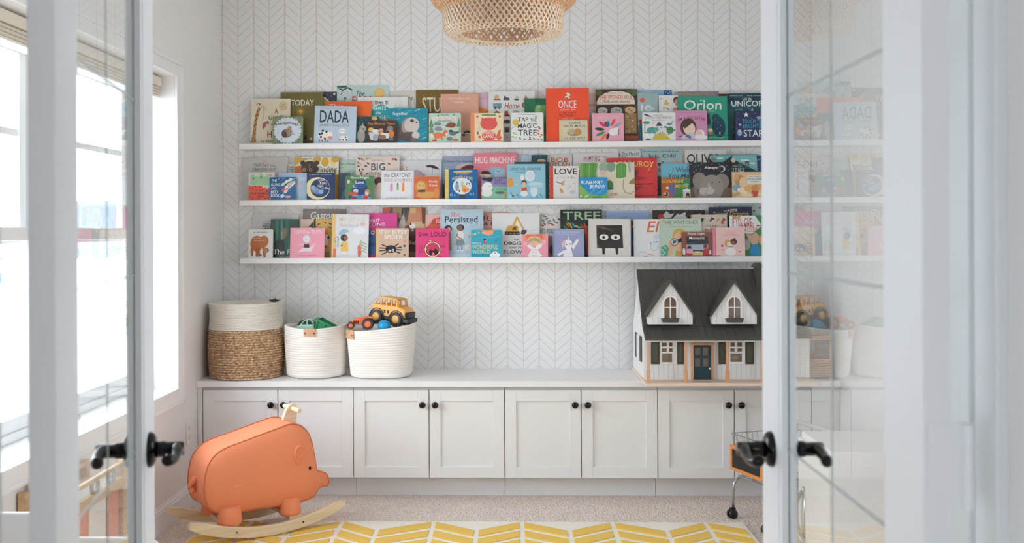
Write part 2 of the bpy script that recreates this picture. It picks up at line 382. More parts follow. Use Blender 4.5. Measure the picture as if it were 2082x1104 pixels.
# ================================================================ built-in cabinets and picture ledges
cab_white = mat('e6e6e6', .45, name='white_cabinet_paint')
knob_black = mat('161514', .18, .2, name='black_knob')
CT, CF = .605, 5.024
wt = tag(MB().box(XL + .001, XR - .001, CF, D - .001, CT - .031, CT).obj('countertop', mat('ebeaea', .4, name='white_countertop'), bevel=.003), 'long white countertop running wall to wall along the chevron wallpaper', 'countertop')
DX = [-1.577, -1.191, -.805, -.419, -.035, .352, .737, 1.121, 1.507]
names = ['behind the pink pig rocker', 'right of the pig rocker, second from the window wall', 'third from the window wall', 'behind the shopping cart']
for i in range(4):
    xa, xb = DX[2 * i], DX[2 * i + 2]; xc = (xa + xb) / 2
    t = thing('base_cabinet', 'white double-door base cabinet ' + names[i], 'cabinet', (xc, 5.05, 0), group='white base cabinets')
    bx0, bx1 = (XL + .002 if i == 0 else xa + .001) - xc, (XR - .002 if i == 3 else xb - .001) - xc
    MB().box(bx0, bx1, .018, D - 5.05 - .002, .108, CT - .032).obj('carcass', cab_white, t)
    MB().box(bx0, bx1, .087, .12, 0, .108).obj('toe_kick', cab_white, t)
    if i == 0: MB().box(bx0, xa - xc - .003, -.006, .018, .108, CT - .032).obj('filler_strip', cab_white, t)
    if i == 3: MB().box(xb - xc + .003, bx1, -.006, .018, .108, CT - .032).obj('filler_strip', cab_white, t)
    for k in (0, 1):
        a, b2 = DX[2 * i + k] - xc + .0022, DX[2 * i + k + 1] - xc - .0022
        z0, z1, w = .112, .557, .056
        d = MB().holed(a, b2, z0, z1, -.006, .014, [(a + w, b2 - w, z0 + w, z1 - w)])
        d.box(a + w - .001, b2 - w + .001, .003, .013, z0 + w - .001, z1 - w + .001)
        do = d.obj('cabinet_door', cab_white, t, bevel=.0012)
        kx = (b2 - .03) if k == 0 else (a + .03)
        MB().lathe([(.0075, 0), (.006, .006), (.006, .011), (.012, .014), (.0165, .018), (.0172, .023), (.0145, .028), (.008, .0305), (.001, .031)], 28, None, TR(kx, -.006, .484, rx=PI / 2)).obj('knob', knob_black, do, smooth=True)
# ledges
LX = [(-1.47, -.3205), (-.3195, .2345), (.2355, 1.385)]
LZ = [1.812, 1.506, 1.192]; LY0, LY1 = D - .122, D - .001
lw = mat('ecebea', .4, name='white_ledge_lacquer')
rown = ['top', 'middle', 'bottom']; coln = ['long white picture ledge, {} row, on the window side', 'short white picture ledge in the centre of the {} row', 'long white picture ledge, {} row, on the glass door side above the dollhouse']
for r in range(3):
    for c in range(3):
        xa, xb = LX[c]; z = LZ[r]
        prof = [(LY0, z), (LY1, z), (LY1, z + .055), (LY1 - .011, z + .055), (LY1 - .011, z + .012), (LY0 + .012, z + .012), (LY0 + .012, z + .03), (LY0, z + .03)]
        m = MB().prism([(y, zz) for y, zz in prof], -xb, -xa, None, RZ)
        tag(m.obj('picture_ledge', lw, bevel=.0012), coln[c].format(rown[r]), 'shelf', 'white picture ledges')
# ================================================================ rug
RX0, RX1, RY0, RY1 = -1.425, 1.068, 3.05, 4.625
cream_pile = mat('ece6da', .95, bump=.5, bscale=260, name='cream_pile')
yellow_pile = mat('e8c05c', .95, bump=.6, bscale=260, var=.08, name='yellow_pile')
t = thing('rug', 'cream rug with raised yellow chevron bars on the carpet', 'rug', (-.18, 3.46, 0))
ro = TR(.18, -3.46, 0)
MB().box(RX0, RX1, RY0, RY1, .0005, .014, None, ro).obj('rug_base', cream_pile, t, bevel=.004)
cols = [-1.42, -1.21, -1.0, -.787, -.61, -.363, -.161, .045, .257, .46, .69, .886, 1.06]
bars = MB()
for i, (xa, xb) in enumerate(zip(cols, cols[1:])):
    up = i % 2 == 0                              # rises to the right (peak on the right)
    for k in range(-1, 16):
        lo, hi = 4.478 - .128 * k, 4.603 - .128 * k
        if i == 11: lo = hi - .1
        ya, yb = (lo, hi) if up else (hi, lo)
        q = [(xa + .011, ya), (xb - .011, yb), (xb - .011, yb - .09), (xa + .011, ya - .09)]
        if max(p[1] for p in q) > RY1 - .01 or min(p[1] for p in q) < RY0 + .01: continue
        vs = [(x, y, z) for z in (.012, .019) for x, y in q]
        bars.add(vs, [(3, 2, 1, 0), (4, 5, 6, 7)] + [(j, (j + 1) % 4, (j + 1) % 4 + 4, j + 4) for j in range(4)], None, ro)
bars.obj('chevron_pile', yellow_pile, t, bevel=.006, seg=3)
# ================================================================ baskets on the counter
def weave(rz, z0, z1, rowh, nst, amp, slant, samp=6, rs=5, inner=.012):
    rows = int(round((z1 - z0) / rowh)); nz = rows * rs; na = nst * samp; mb = MB(); vs = []
    for j in range(nz + 1):
        z = z0 + (z1 - z0) * j / nz; v = rows * j / nz; row = min(int(v), rows - 1); fv = v - row
        for i in range(na):
            a = 2 * PI * i / na; u = nst * i / na + slant * fv + .5 * (row % 2)
            fu = u % 1
            e = amp * (max(0, math.sin(PI * fv)) ** .6) * (.35 + .65 * max(0, math.sin(PI * fu)) ** .5) - amp * .5
            r = rz(z, a) + e
            vs.append((r * math.cos(a), r * math.sin(a), z))
    b = len(vs)
    fs = [(j * na + i, j * na + (i + 1) % na, (j + 1) * na + (i + 1) % na, (j + 1) * na + i) for j in range(nz) for i in range(na)]
    ii = []                                       # smooth inner wall
    for z in (z1, z0):
        for i in range(na):
            a = 2 * PI * i / na; r = rz(z, a) - inner; vs.append((r * math.cos(a), r * math.sin(a), z))
    fs += [(nz * na + i, nz * na + (i + 1) % na, b + (i + 1) % na, b + i) for i in range(na)]
    fs += [(b + i, b + (i + 1) % na, b + na + (i + 1) % na, b + na + i) for i in range(na)]
    fs += [(b + na + i, b + na + (i + 1) % na, (i + 1) % na, i) for i in range(na)]
    return mb.add(vs, fs)
seagrass = mat('c9a178', .75, var=.1, bscale=80, bump=.2, name='seagrass').copy()
_nt = seagrass.node_tree; _r = _nt.nodes.new('ShaderNodeValToRGB'); _ns = next(n for n in _nt.nodes if n.type == 'TEX_NOISE')
for e_, (c_, p_) in zip(_r.color_ramp.elements, (('9a6f48', .36), ('e6c7a2', .62))): e_.color = rgb(c_); e_.position = p_
_nt.links.new(_ns.outputs['Fac'], _r.inputs[0]); _nt.links.new(_r.outputs[0], _nt.nodes['Principled BSDF'].inputs['Base Color'])
BX, BY = -1.397, 5.214
t = thing('seagrass_basket', 'tall round basket with tan seagrass base and white woven top in the corner', 'basket', (BX, BY, CT + .001), rz=.3)
rz1 = lambda z, a: .184 + .007 * math.sin(PI * min(1, z / .25)) + .002 * math.sin(5 * a + z * 20)
weave(rz1, .0, .252, .0128, 44, .017, .8).obj('seagrass_body', seagrass, t, smooth=True)
weave(lambda z, a: .190 - .006 * math.sin(PI * (z - .252) / .14) + .001 * math.sin(4 * a), .252, .388, .0078, 46, .0085, .1).obj('white_woven_top', mat('e6e0d6', .8, name='white_paper_cord'), t, smooth=True)
MB().cyl(.18, .001, .012, 48).obj('basket_floor', seagrass, t)
rope = mat('efeae3', .85, bump=.35, bscale=330, name='white_cotton_rope')
leather = mat('cf9f7c', .5, bump=.1, bscale=200, name='tan_leather'); brass = mat('8a6a44', .35, .8, name='brass_rivet')
def rope_basket(label, x, y, shape, h, rings, rim, tab, tabz):
    t = thing('rope_basket', label, 'basket', (x, y, CT + .001), group='white rope baskets')
    na = 96; rs = 7; nz = rings * rs; vs = []; prof = []
    for j in range(nz + 1):
        f = j / nz
        prof.append((f, .0032 * abs(math.sin(PI * j / rs)) ** .6 - (.02 * (1 - f / .06) ** 2 if f < .06 else 0)))
    for f in np.linspace(1, .02, 16): prof.append((f, -.011))
    for f, e in prof:
        for i in range(na):
            a = 2 * PI * i / na; r = shape(a, f) + e
            vs.append((r * math.cos(a), r * math.sin(a), f * (h + rim(a) * f * f)))
    k = len(prof)
    fs = [(j * na + i, j * na + (i + 1) % na, (j + 1) * na + (i + 1) % na, (j + 1) * na + i) for j in range(k - 1) for i in range(na)]
    fs += [tuple(range(na))[::-1], tuple(range((k - 1) * na, k * na))]
    MB().add(vs, fs).obj('coiled_rope_body', rope, t, smooth=True)
    a0, a1 = tab; m = MB(); n = 12; vs = []
    for rr in (.0045, .0085):
        for zz in tabz:
            for i in range(n + 1):
                a = a0 + (a1 - a0) * i / n; r = shape(a, .95) + rr; vs.append((r * math.cos(a), r * math.sin(a), zz))
    q = n + 1
    fs = []
    for i in range(n): fs += [(i, i + 1, q + i + 1, q + i), (2 * q + i, 3 * q + i, 3 * q + i + 1, 2 * q + i + 1), (i, 2 * q + i, 2 * q + i + 1, i + 1), (q + i, q + i + 1, 3 * q + i + 1, 3 * q + i)]
    fs += [(0, q, 3 * q, 2 * q), (n, 2 * q + n, 3 * q + n, q + n)]
    hd = m.add(vs, fs).obj('leather_handle', leather, t, bevel=.0015)
    for f in (.13, .87):
        a = a0 + (a1 - a0) * f; r = shape(a, .95) + .0085; zz = (tabz[0] + tabz[1]) / 2 - .004
        MB().ball(.005, .005, .0025, None, TR(r * math.cos(a), r * math.sin(a), zz) @ Matrix.Rotation(a, 4, 'Z') @ Matrix.Rotation(PI / 2, 4, 'Y'), 14, 8).obj('rivet', brass, hd, smooth=True)
    return t
sh2 = lambda a, f: .148 + .011 * min(1, f * 1.6) + .002 * math.sin(2 * a + 1)
def sh3(a, f):
    ex, ey = .156 + .024 * f, .142 + .012 * f; p = 2.9
    return (abs(math.cos(a) / ex) ** p + abs(math.sin(a) / ey) ** p) ** (-1 / p)
rope_basket('middle white rope basket with a front leather handle holding a green dump truck', -1.029, 5.226, sh2, .265, 21, lambda a: .006 * math.cos(2 * a), (-PI / 2 - .20, -PI / 2 + .18), (.222, .262))
rope_basket('white rope basket nearest the dollhouse with a yellow jeep on top', -.683, 5.228, sh3, .258, 20, lambda a: .017 * math.cos(a) + .004 * math.cos(2 * a), (-PI * .86, -PI * .735), (.205, .25))
# ---------------------------------------------------------------- toys
rubber = mat('3c3f42', .6, name='dark_grey_tyre'); black = mat('1a1a1a', .5)
def wheel(par, x, y, z, r, w, hub, ry=PI / 2, tread=0):
    M = TR(x, y, z, rx=PI / 2)
    tp = [(r * .62, -w / 2), (r * .9, -w / 2), (r, -w * .32), (r, w * .32), (r * .9, w / 2), (r * .62, w / 2)]
    tm = MB().lathe(tp, 32, None, M, closed=True)
    if tread:
        for i in range(14): tm.box(-.003, .003, -w / 2, w / 2, r - .001, r + .004, None, TR(x, y, z) @ Matrix.Rotation(2 * PI * i / 14, 4, 'Y'))
    wo = tm.obj('wheel', rubber, par, smooth=True); sharp(wo)
    hb = MB().lathe([(r * .63, -w * .38), (r * .5, -w * .5), (r * .2, -w * .42), (.0005, -w * .44), ], 28, None, M, cap=False)
    hb.lathe([(r * .63, w * .38), (r * .5, w * .5), (r * .2, w * .42), (.0005, w * .44)], 28, None, M, cap=False)
    h = hb.obj('hub', hub, wo, smooth=True)
    return wo
mint = mat('a9d8bd', .45, name='mint_plastic'); dgreen = mat('2f8f5b', .45, name='green_plastic')
p = at(640, 668, 1, 5.2)
t = thing('toy_dump_truck', 'mint green toy dump truck with a darker green bed in the middle rope basket', 'toy truck', M=TR(float(p[0]) + .004, 5.215, .822, s=.9))
cab = MB().prism([(-.125, .0), (-.128, .03), (-.118, .046), (-.09, .058), (-.066, .082), (-.048, .094), (-.022, .094), (-.006, .075), (.002, .03), (.002, 0)], -.05, .05)
cab.obj('cab', mint, t, bevel=.01, seg=3)
for s in (-1, 1):
    MB().prism([(-.075, .064), (-.058, .084), (-.046, .088), (-.046, .064)], s * .0505, s * .047).obj('side_window', black, t)
    MB().prism([(-.04, .064), (-.04, .088), (-.024, .088), (-.012, .072), (-.011, .064)], s * .0505, s * .047).obj('side_window', black, t)
MB().box(-.008, .008, -.036, .036, -.015, .012, black, TR(-.088, 0, .069, ry=.76)).obj('windscreen', black, t)
bed = MB(); Mb = TR(.002, 0, .03, ry=.28)
bed.box(0, .135, -.055, .055, -.001, .004, None, Mb)
for s in (-1, 1):
    bed.prism([(0, 0), (0, .068), (.01, .07), (.135, .042), (.135, 0)], s * .055, s * .051, None, Mb)
    for x in (.0, .045, .09, .128): bed.box(x, x + .006, s * .055, s * .061, 0, .066 - .2 * x, None, Mb)
    bed.prism([(0, .06), (0, .07), (.135, .042), (.135, .034)], s * .055, s * .062, None, Mb)
bed.box(0, .004, -.055, .055, 0, .07, None, Mb); bed.box(-.02, .004, -.05, .05, .058, .066, None, Mb)
bed.obj('dump_bed', dgreen, t, bevel=.001)
for x in (-.085, .07):
    for s in (-1, 1): wheel(t, x, s * .047, -.002 - (.02 if x > 0 else 0), .026, .022, mat('dfe6e0', .5))
# jeep
org = mat('efb25a', .45, name='yellow_orange_plastic')
p = at(795, 640, 1, 5.17)
t = thing('toy_jeep', 'yellow toy jeep with big grey wheels perched on top of the rope basket', 'toy car', M=Matrix.Translation((float(p[0]) - .006, 5.24, .924)) @ Matrix.Rotation(-.42, 4, 'Z') @ Matrix.Rotation(.1, 4, 'Y') @ Matrix.Scale(.93, 4))
jb = MB(); w = .055
side = [(-.105, -.008), (-.112, .025), (-.098, .058), (.066, .058), (.116, .044), (.122, -.005), (.085, -.012)]
jb.prism(side, -w, w)
jb.obj('jeep_body', org, t, bevel=.012, seg=3)
rf = MB()
rf.prism([(-.068, .09), (-.058, .1), (.05, .1), (.056, .092)], -w + .004, w - .004)
for s in (-1, 1):
    y0, y1 = sorted((s * (w - .002), s * (w - .011)))
    for a, b2, c in ((-.1, -.066, .009), (-.048, -.044, .008), (-.012, -.012, .008), (.022, .022, .008), (.058, .05, .009)):
        rf.add([(a, y, .04) for y in (y0, y1)] + [(a + c, y, .04) for y in (y0, y1)] + [(b2, y, .095) for y in (y0, y1)] + [(b2 + c, y, .095) for y in (y0, y1)],
               [(0, 1, 3, 2), (4, 6, 7, 5), (0, 2, 6, 4), (1, 5, 7, 3), (0, 4, 5, 1), (2, 3, 7, 6)])
rf.obj('roof_frame', org, t, bevel=.002)
ws = MB().holed(-.05, .05, 0, .05, -.004, .004, [(-.04, .04, .01, .04)], None, TR(.072, 0, .05, ry=-.25) @ TR(rz=PI / 2))
ws.obj('windscreen_frame', mat('dd9440', .45), t, bevel=.002)
for s in (-1, 1):
    for x in (-.02, .002): MB().box(x, x + .012, s * w - .001, s * w + .001, .012, .03).obj('side_vent', black, t)
gr = MB().box(.112, .126, -.052, .052, -.005, .03); gr.box(.105, .14, -.058, .058, -.028, -.005)
gr.box(-.118, -.09, -.055, .055, -.02, -.004); gr.box(-.05, .05, -.057, .057, -.022, -.004)
gr.obj('bumper', mat('2d3033', .5), t, bevel=.004)
m = MB()
for k in range(7): m.box(.125, .129, -.036 + k * .011, -.030 + k * .011, .002, .024)
m.obj('grille', mat('4a4e52', .4), t)
for x in (-.062, .066):
    for s in (-1, 1):
        wheel(t, x, s * .056, -.012, .038, .03, org)
        MB().lathe([(.043, -.012), (.046, -.012), (.046, .012), (.043, .012)], 28, None, TR(x, s * .05, -.01, rx=PI / 2), closed=True).obj('wheel_arch', mat('2d3033', .5), t, smooth=False)
# tractor
red = mat('f0744a', .45, name='orange_plastic')
p = at(735, 660, 1, 5.12)
t = thing('toy_tractor', 'orange toy tractor with black tyres at the leather handle end of the jeep basket', 'toy tractor', M=Matrix.Translation((float(p[0]) + .001, 5.135, .892)) @ Matrix.Rotation(.08, 4, 'Z') @ Matrix.Scale(.86, 4))
MB().prism([(-.062, -.01), (-.058, .022), (-.015, .03), (.0, .03), (.05, .02), (.05, -.012)], -.022, .022).obj('tractor_body', red, t, bevel=.005)
m = MB()
for k in range(3): m.box(-.05 + k * .012, -.043 + k * .012, -.0235, -.021, -.004, .014)
m.obj('side_grille', black, t)
for s in (-1, 1):
    wheel(t, .036, s * .036, -.006, .032, .028, red, tread=1); wheel(t, -.065, s * .034, -.014, .021, .018, red, tread=0)
    MB().box(.01, .066, s * .03 - .014, s * .03 + .014, .028, .034).obj('mudguard', red, t, bevel=.003)
p = at(781, 655, 1, 5.13)
tag(MB().ball(.034, .03, .034, None, TR(0, 0, 0)).obj('toy_ball', mat('1c93c4', .4), smooth=True), 'blue toy ball wedged under the yellow jeep', 'ball').location = (float(p[0]) + .002, 5.118, float(p[2]) - .02)
# toys in the corner basket
p = at(559, 612, 1, 5.19)
t = thing('toy_shark', 'small black toy shark lying on the rim of the corner basket', 'toy animal', (float(p[0]), 5.17, CT + .4), rz=.15)
MB().ball(.026, .008, .0075, None, None).obj('shark_body', black, t, smooth=True)
MB().prism([(.0, .005), (.008, .005), (.009, .02)], -.0015, .0015).obj('dorsal_fin', black, t); MB().prism([(.02, -.002), (.024, .002), (.034, .014), (.028, .001)], -.0015, .0015).obj('tail_fin', black, t)
for nm, px, py, cc, lb, y in (('toy_dinosaur', 474, 621, '5f9a55', 'green toy dinosaur just showing above the rim of the corner basket', 5.13), ('toy_beetle', 492, 620, '20211f', 'black toy beetle showing in the middle of the corner basket rim', 5.12), ('toy_spider', 529, 619, '1e1c1b', 'black toy spider showing near the shark at the corner basket rim', 5.13)):
    p = at(px, py, 1, y)
    t = thing(nm, lb, 'toy animal', (float(p[0]), y, float(p[2]) - .02)); mm = mat(cc, .5)
    MB().ball(.022, .013, .01, None, None, 16, 10).obj('body', mm, t, smooth=True)
    MB().ball(.008, .007, .007, None, TR(-.02, 0, .008), 12, 8).obj('head', mm, t, smooth=True)
    for s in (-1, 1):
        for x in (-.01, .01): MB().tube([(x, s * .008, 0), (x * 1.3, s * .017, .008), (x * 1.5, s * .022, -.012)], .002, 6).obj('leg', mm, t)
# ================================================================ dollhouse
def P5(cx, cy, Y):
    q = at(1270 + cx / 4.09, 520 + cy / 4.09, 1, Y); return float(q[0]), float(q[2])
DO = (.95, 5.13, CT + .0005)
t = thing('dollhouse', 'white wooden dollhouse with dark grey roof standing on the counter by the glass door', 'dollhouse', DO)
OF = TR(-DO[0], -DO[1], -DO[2] + .0008)
def siding():
    m = bpy.data.materials.new('grooved_white_siding'); m.use_nodes = True; nt = m.node_tree; N = nt.nodes; L = nt.links; p = N['Principled BSDF']
    tc = N.new('ShaderNodeTexCoord'); sx = N.new('ShaderNodeSeparateXYZ'); L.new(tc.outputs['Object'], sx.inputs[0])
    a = N.new('ShaderNodeMath'); a.operation = 'ADD'; L.new(sx.outputs[0], a.inputs[0]); L.new(sx.outputs[1], a.inputs[1])
    pp = N.new('ShaderNodeMath'); pp.operation = 'PINGPONG'; L.new(a.outputs[0], pp.inputs[0]); pp.inputs[1].default_value = .012
    r = N.new('ShaderNodeMapRange'); L.new(pp.outputs[0], r.inputs[0]); r.inputs[1].default_value = 0; r.inputs[2].default_value = .0012
    b = N.new('ShaderNodeBump'); b.inputs['Distance'].default_value = .0015; b.inputs['Strength'].default_value = 1; L.new(r.outputs[0], b.inputs['Height']); L.new(b.outputs[0], p.inputs['Normal'])
    p.inputs['Base Color'].default_value = rgb('e6e6e6'); p.inputs['Roughness'].default_value = .5
    return m
sd = siding(); dwhite = mat('ecebea', .45); droof = mat('46443f', .6, bump=.1, bscale=120, name='dark_roof_paint'); dshut = mat('45443b', .55); dwood = wood('d9a883', 'c8956d', 5, axis='Z'); dwoodx = wood('ebd7c6', 'dcc2aa', 5)
X0, X1, FY, BYK = .662, 1.27, 4.985, 5.425
MB().box(X0 - .008, 1.505, 4.868, BYK, CT, CT + .014, None, OF).obj('porch_base', dwoodx, t, bevel=.001)
HB = CT + .014
wins = [(295, 430, 703, 902), (872, 996, 708, 900)]; ww = [P5(a, c, FY) + P5(b2, d, FY) for a, b2, c, d in wins]
dr = P5(552, 722, FY) + P5(738, 1025, FY)
holes = [(w[0] + .004, w[2] - .004, w[3] + .003, w[1] - .003) for w in ww] + [(dr[0] + .012, dr[2] - .012, HB, dr[1] - .014)]
MB().holed(X0, X1, HB, .895, FY, FY + .009, holes, None, OF).obj('front_wall', sd, t)
gab = [(FY + .009, HB), (BYK, HB), (BYK, .86), (5.17, 1.148), (4.965, .893), (FY + .009, .893)]
for xa in (X0, X1 - .009): MB().prism(gab, -xa - .009, -xa, None, OF @ RZ).obj('gable_wall', sd, t)
MB().box(X0 + .009, X1 - .009, FY + .012, BYK, .87, .879, None, OF).obj('upper_floor', dwoodx, t)
MB().box(X0 + .01, X1 - .01, FY + .035, FY + .039, HB, .868, None, OF).obj('added_light_backing', mat('d9c6b0', .7), t)  # pale panel added close behind the windows so their panes look brighter
rp = [(5.455, .835), (5.17, 1.162), (4.958, .89), (4.845, .838)]; rq = [(a, b2 - .012) for a, b2 in rp][::-1]
def roofmat():
    m = droof.copy(); m.name = 'dark_plank_roof'; nt = m.node_tree; N = nt.nodes; L = nt.links; p = N['Principled BSDF']
    tc = N.new('ShaderNodeTexCoord'); sx = N.new('ShaderNodeSeparateXYZ'); L.new(tc.outputs['Object'], sx.inputs[0])
    pp = N.new('ShaderNodeMath'); pp.operation = 'PINGPONG'; L.new(sx.outputs[0], pp.inputs[0]); pp.inputs[1].default_value = .0175
    r = N.new('ShaderNodeMapRange'); L.new(pp.outputs[0], r.inputs[0]); r.inputs[2].default_value = .0012
    b = N.new('ShaderNodeBump'); b.inputs['Distance'].default_value = .002; b.inputs['Strength'].default_value = 1; L.new(r.outputs[0], b.inputs['Height']); L.new(b.outputs[0], p.inputs['Normal'])
    return m
rfm = roofmat()
for nm, pa, pb in (('back_roof', 0, 1), ('front_roof', 1, 2), ('porch_roof', 2, 3)):
    a, b2 = rp[pa], rp[pb]
    MB().prism([a, b2, (b2[0], b2[1] - .011), (a[0], a[1] - .011)], -1.277, -(X0 - .012 if pa else X0 + .01), None, OF @ RZ).obj(nm, rfm, t)
MB().box(X0 + .004, X1, 4.872, 4.89, .818, .832, None, OF).obj('porch_beam', dwhite, t)
for cx in (197, 508, 855, 1150):
    x = P5(cx, 1000, 4.882)[0]
    pm = MB().box(x - .006, x + .006, 4.876, 4.888, HB, .82, None, OF); zt = P5(0, 955, 4.88)[1]
    pm.box(x - .009, x + .009, 4.873, 4.891, HB, zt, None, OF); pm.obj('porch_post', dwood, t, bevel=.0015)
def xzbox(cx0, cx1, cy0, cy1, y0, y1, m=None, mb=None):
    a = P5(cx0, cy1, FY); b2 = P5(cx1, cy0, FY); return (mb or MB()).box(a[0], b2[0], y0, y1, a[1], b2[1], m, OF)
for (fx0, fx1, fy0, fy1), panes in zip(wins, ([(308, 352, 722, 755), (368, 398, 722, 755), (308, 352, 770, 800), (368, 398, 770, 800), (310, 395, 812, 885)], [(877, 915, 720, 755), (935, 976, 720, 755), (877, 915, 770, 797), (935, 976, 770, 797), (877, 975, 812, 883)])):
    a = P5(fx0 - 5, fy1, FY); b2 = P5(fx1 + 5, fy0, FY)
    hl = [P5(p0, q1, FY)[0:1] + P5(p1, q0, FY)[0:1] + (P5(p0, q1, FY)[1], P5(p1, q0, FY)[1]) for p0, p1, q0, q1 in panes]
    MB().holed(a[0], b2[0], a[1], b2[1], FY - .005, FY + .004, hl, None, OF).obj('window_frame', dwhite, t, bevel=.0008)
for s in ((218, 288), (437, 491), (780, 841), (1002, 1072)):
    so = xzbox(s[0], s[1], 707, 901, FY - .008, FY - .0005).obj('shutter', dshut, t, bevel=.001)
    xzbox(s[0] + 14, s[1] - 14, 728, 878, FY - .0105, FY - .007).obj('shutter_panel', mat('50503f', .55), so, bevel=.001)
m = xzbox(550, 570, 722, 1026, FY - .01, FY + .004); xzbox(720, 738, 722, 1026, FY - .01, FY + .004, None, m); xzbox(544, 742, 722, 743, FY - .012, FY + .004, None, m)
m.obj('door_surround', dwood, t, bevel=.001)
a, b2 = P5(569, 1026, FY), P5(721, 744, FY)
hl = []
for p0, p1 in ((585, 630), (652, 697)):
    for q0, q1 in ((765, 833), (855, 925)): A, B = P5(p0, q1, FY), P5(p1, q0, FY); hl.append((A[0], B[0], A[1], B[1]))
do = MB().holed(a[0], b2[0], HB, b2[1], FY - .003, FY + .004, hl, None, OF).obj('front_door', mat('173c48', .45), t, bevel=.0008)
kx, kz = P5(706, 938, FY)
MB().ball(.006, .006, .006, None, OF @ TR(kx, FY - .009, kz), 16, 10).obj('door_knob', mat('f2f0ec', .3), do, smooth=True)
# dormers
DY = 4.925
for dx, (bl, br, ap, lm) in enumerate((((195, 572), (566, 570), (372, 222), (187, 480)), ((729, 570), (1099, 568), (909, 222), (715, 476)))):
    A, B, Cc, Lm = P5(*bl, DY), P5(*br, DY), P5(*ap, DY), P5(*lm, DY)
    zm = Lm[1]; xc = (A[0] + B[0]) / 2
    wall_x = lambda: None
    dm = MB().prism([(A[0], A[1]), (B[0], A[1]), (B[0], zm), (xc, Cc[1]), (A[0], zm)], DY, DY + .22, None, OF).obj('dormer', sd, t)
    for s in (-1, 1):
        e = A[0] - .006 if s < 0 else B[0] + .006; ze = zm - .012
        MB().prism([(xc, Cc[1] + .0), (xc, Cc[1] + .013), (e + s * .004, ze + .002), (e, ze - .006)], DY - .012, DY + .25, None, OF).obj('dormer_roof', rfm, t)
    cx = (bl[0] + br[0]) / 2 - 3
    def arch(hw, z0c, z1c, n=14):
        x0_, z0_ = P5(cx - hw, z0c, DY); x1_, z1_ = P5(cx + hw, z1c, DY); r = (x1_ - x0_) / 2; c = (x0_ + x1_) / 2
        return [(x0_, z0_), (x1_, z0_)] + [(c + r * math.cos(PI * k / n), z1_ - r + r * math.sin(PI * k / n)) for k in range(n + 1)]
    MB().prism(arch(66, 520, 330), DY - .006, DY + .001, None, OF).obj('arched_frame', dwhite, t, bevel=.001)
    MB().prism(arch(48, 518, 344), DY - .0068, DY - .005, None, OF).obj('arched_pane', mat('6b5848', .15, var=.5, bscale=30), t)
    c0, z0_ = P5(cx, 518, DY); z1_ = P5(cx, 344, DY)[1]; zc = P5(cx, 430, DY)[1]; hw = P5(cx + 48, 430, DY)[0] - c0
    MB().box(c0 - .0022, c0 + .0022, DY - .0085, DY - .006, z0_, z1_, None, OF).box(c0 - hw, c0 + hw, DY - .0085, DY - .006, zc - .0018, zc + .0018, None, OF).obj('muntin', dwhite, t)
    xa, za = P5(cx - 76, 520, DY); xb, zb = P5(cx + 74, 553, DY)
    MB().prism([(xa, za), (xb, za), (xb - .006, zb), (xa + .006, zb)], DY - .022, DY - .001, None, OF).obj('window_box', dshut, t, bevel=.001)
# side windows, chimney and wing
for y0, y1, z0, z1 in ((5.12, 5.24, .70, .82),):
    sw = MB().holed(y0, y1, z0, z1, -X0 + .001, -X0 + .006, [(y0 + .012, y0 + .056, z0 + .012, z1 - .012), (y0 + .064, y1 - .012, z0 + .012, z1 - .012)], None, OF @ RZ); sw.obj('side_window_frame', dwhite, t)
    for ya in (y0 - .058, y1 + .004): MB().box(ya, ya + .054, -X0 + .0005, -X0 + .007, z0 - .004, z1 + .004, None, OF @ RZ).obj('shutter', dshut, t)
MB().prism([(5.15, .93), (5.22, .93)] + [(5.185 + .035 * math.cos(PI * k / 10), 1.02 + .035 * math.sin(PI * k / 10)) for k in range(11)], -X0 + .0005, -X0 + .005, None, OF @ RZ).obj('side_arched_frame', mat('d9dcdf', .45), t)
cx0 = P5(1065, 300, 5.17)[0]; cx1 = P5(1111, 300, 5.17)[0]; ct = P5(1080, 95, 5.17)[1]
ch = MB().box(cx0, cx1, 5.09, 5.15, .92, ct, None, OF).obj('chimney', droof, t, bevel=.001)
cw = (cx1 - cx0) / 2; xm = (cx0 + cx1) / 2
MB().prism([(xm - cw - .01, ct), (xm + cw + .01, ct), (xm + cw + .008, ct + .01), (xm + .006, ct + .024), (xm - .006, ct + .024), (xm - cw - .008, ct + .01)], 5.075, 5.165, None, OF).obj('chimney_cap', droof, ch, bevel=.001)
MB().box(X1 + .001, 1.49, 5.02, BYK, HB, .83, None, OF).obj('wing_wall', sd, t)
MB().prism([(5.44, .82), (5.22, 1.0), (5.0, .82)], -1.5, -X1 - .0015, None, OF @ RZ).obj('wing_roof', rfm, t)
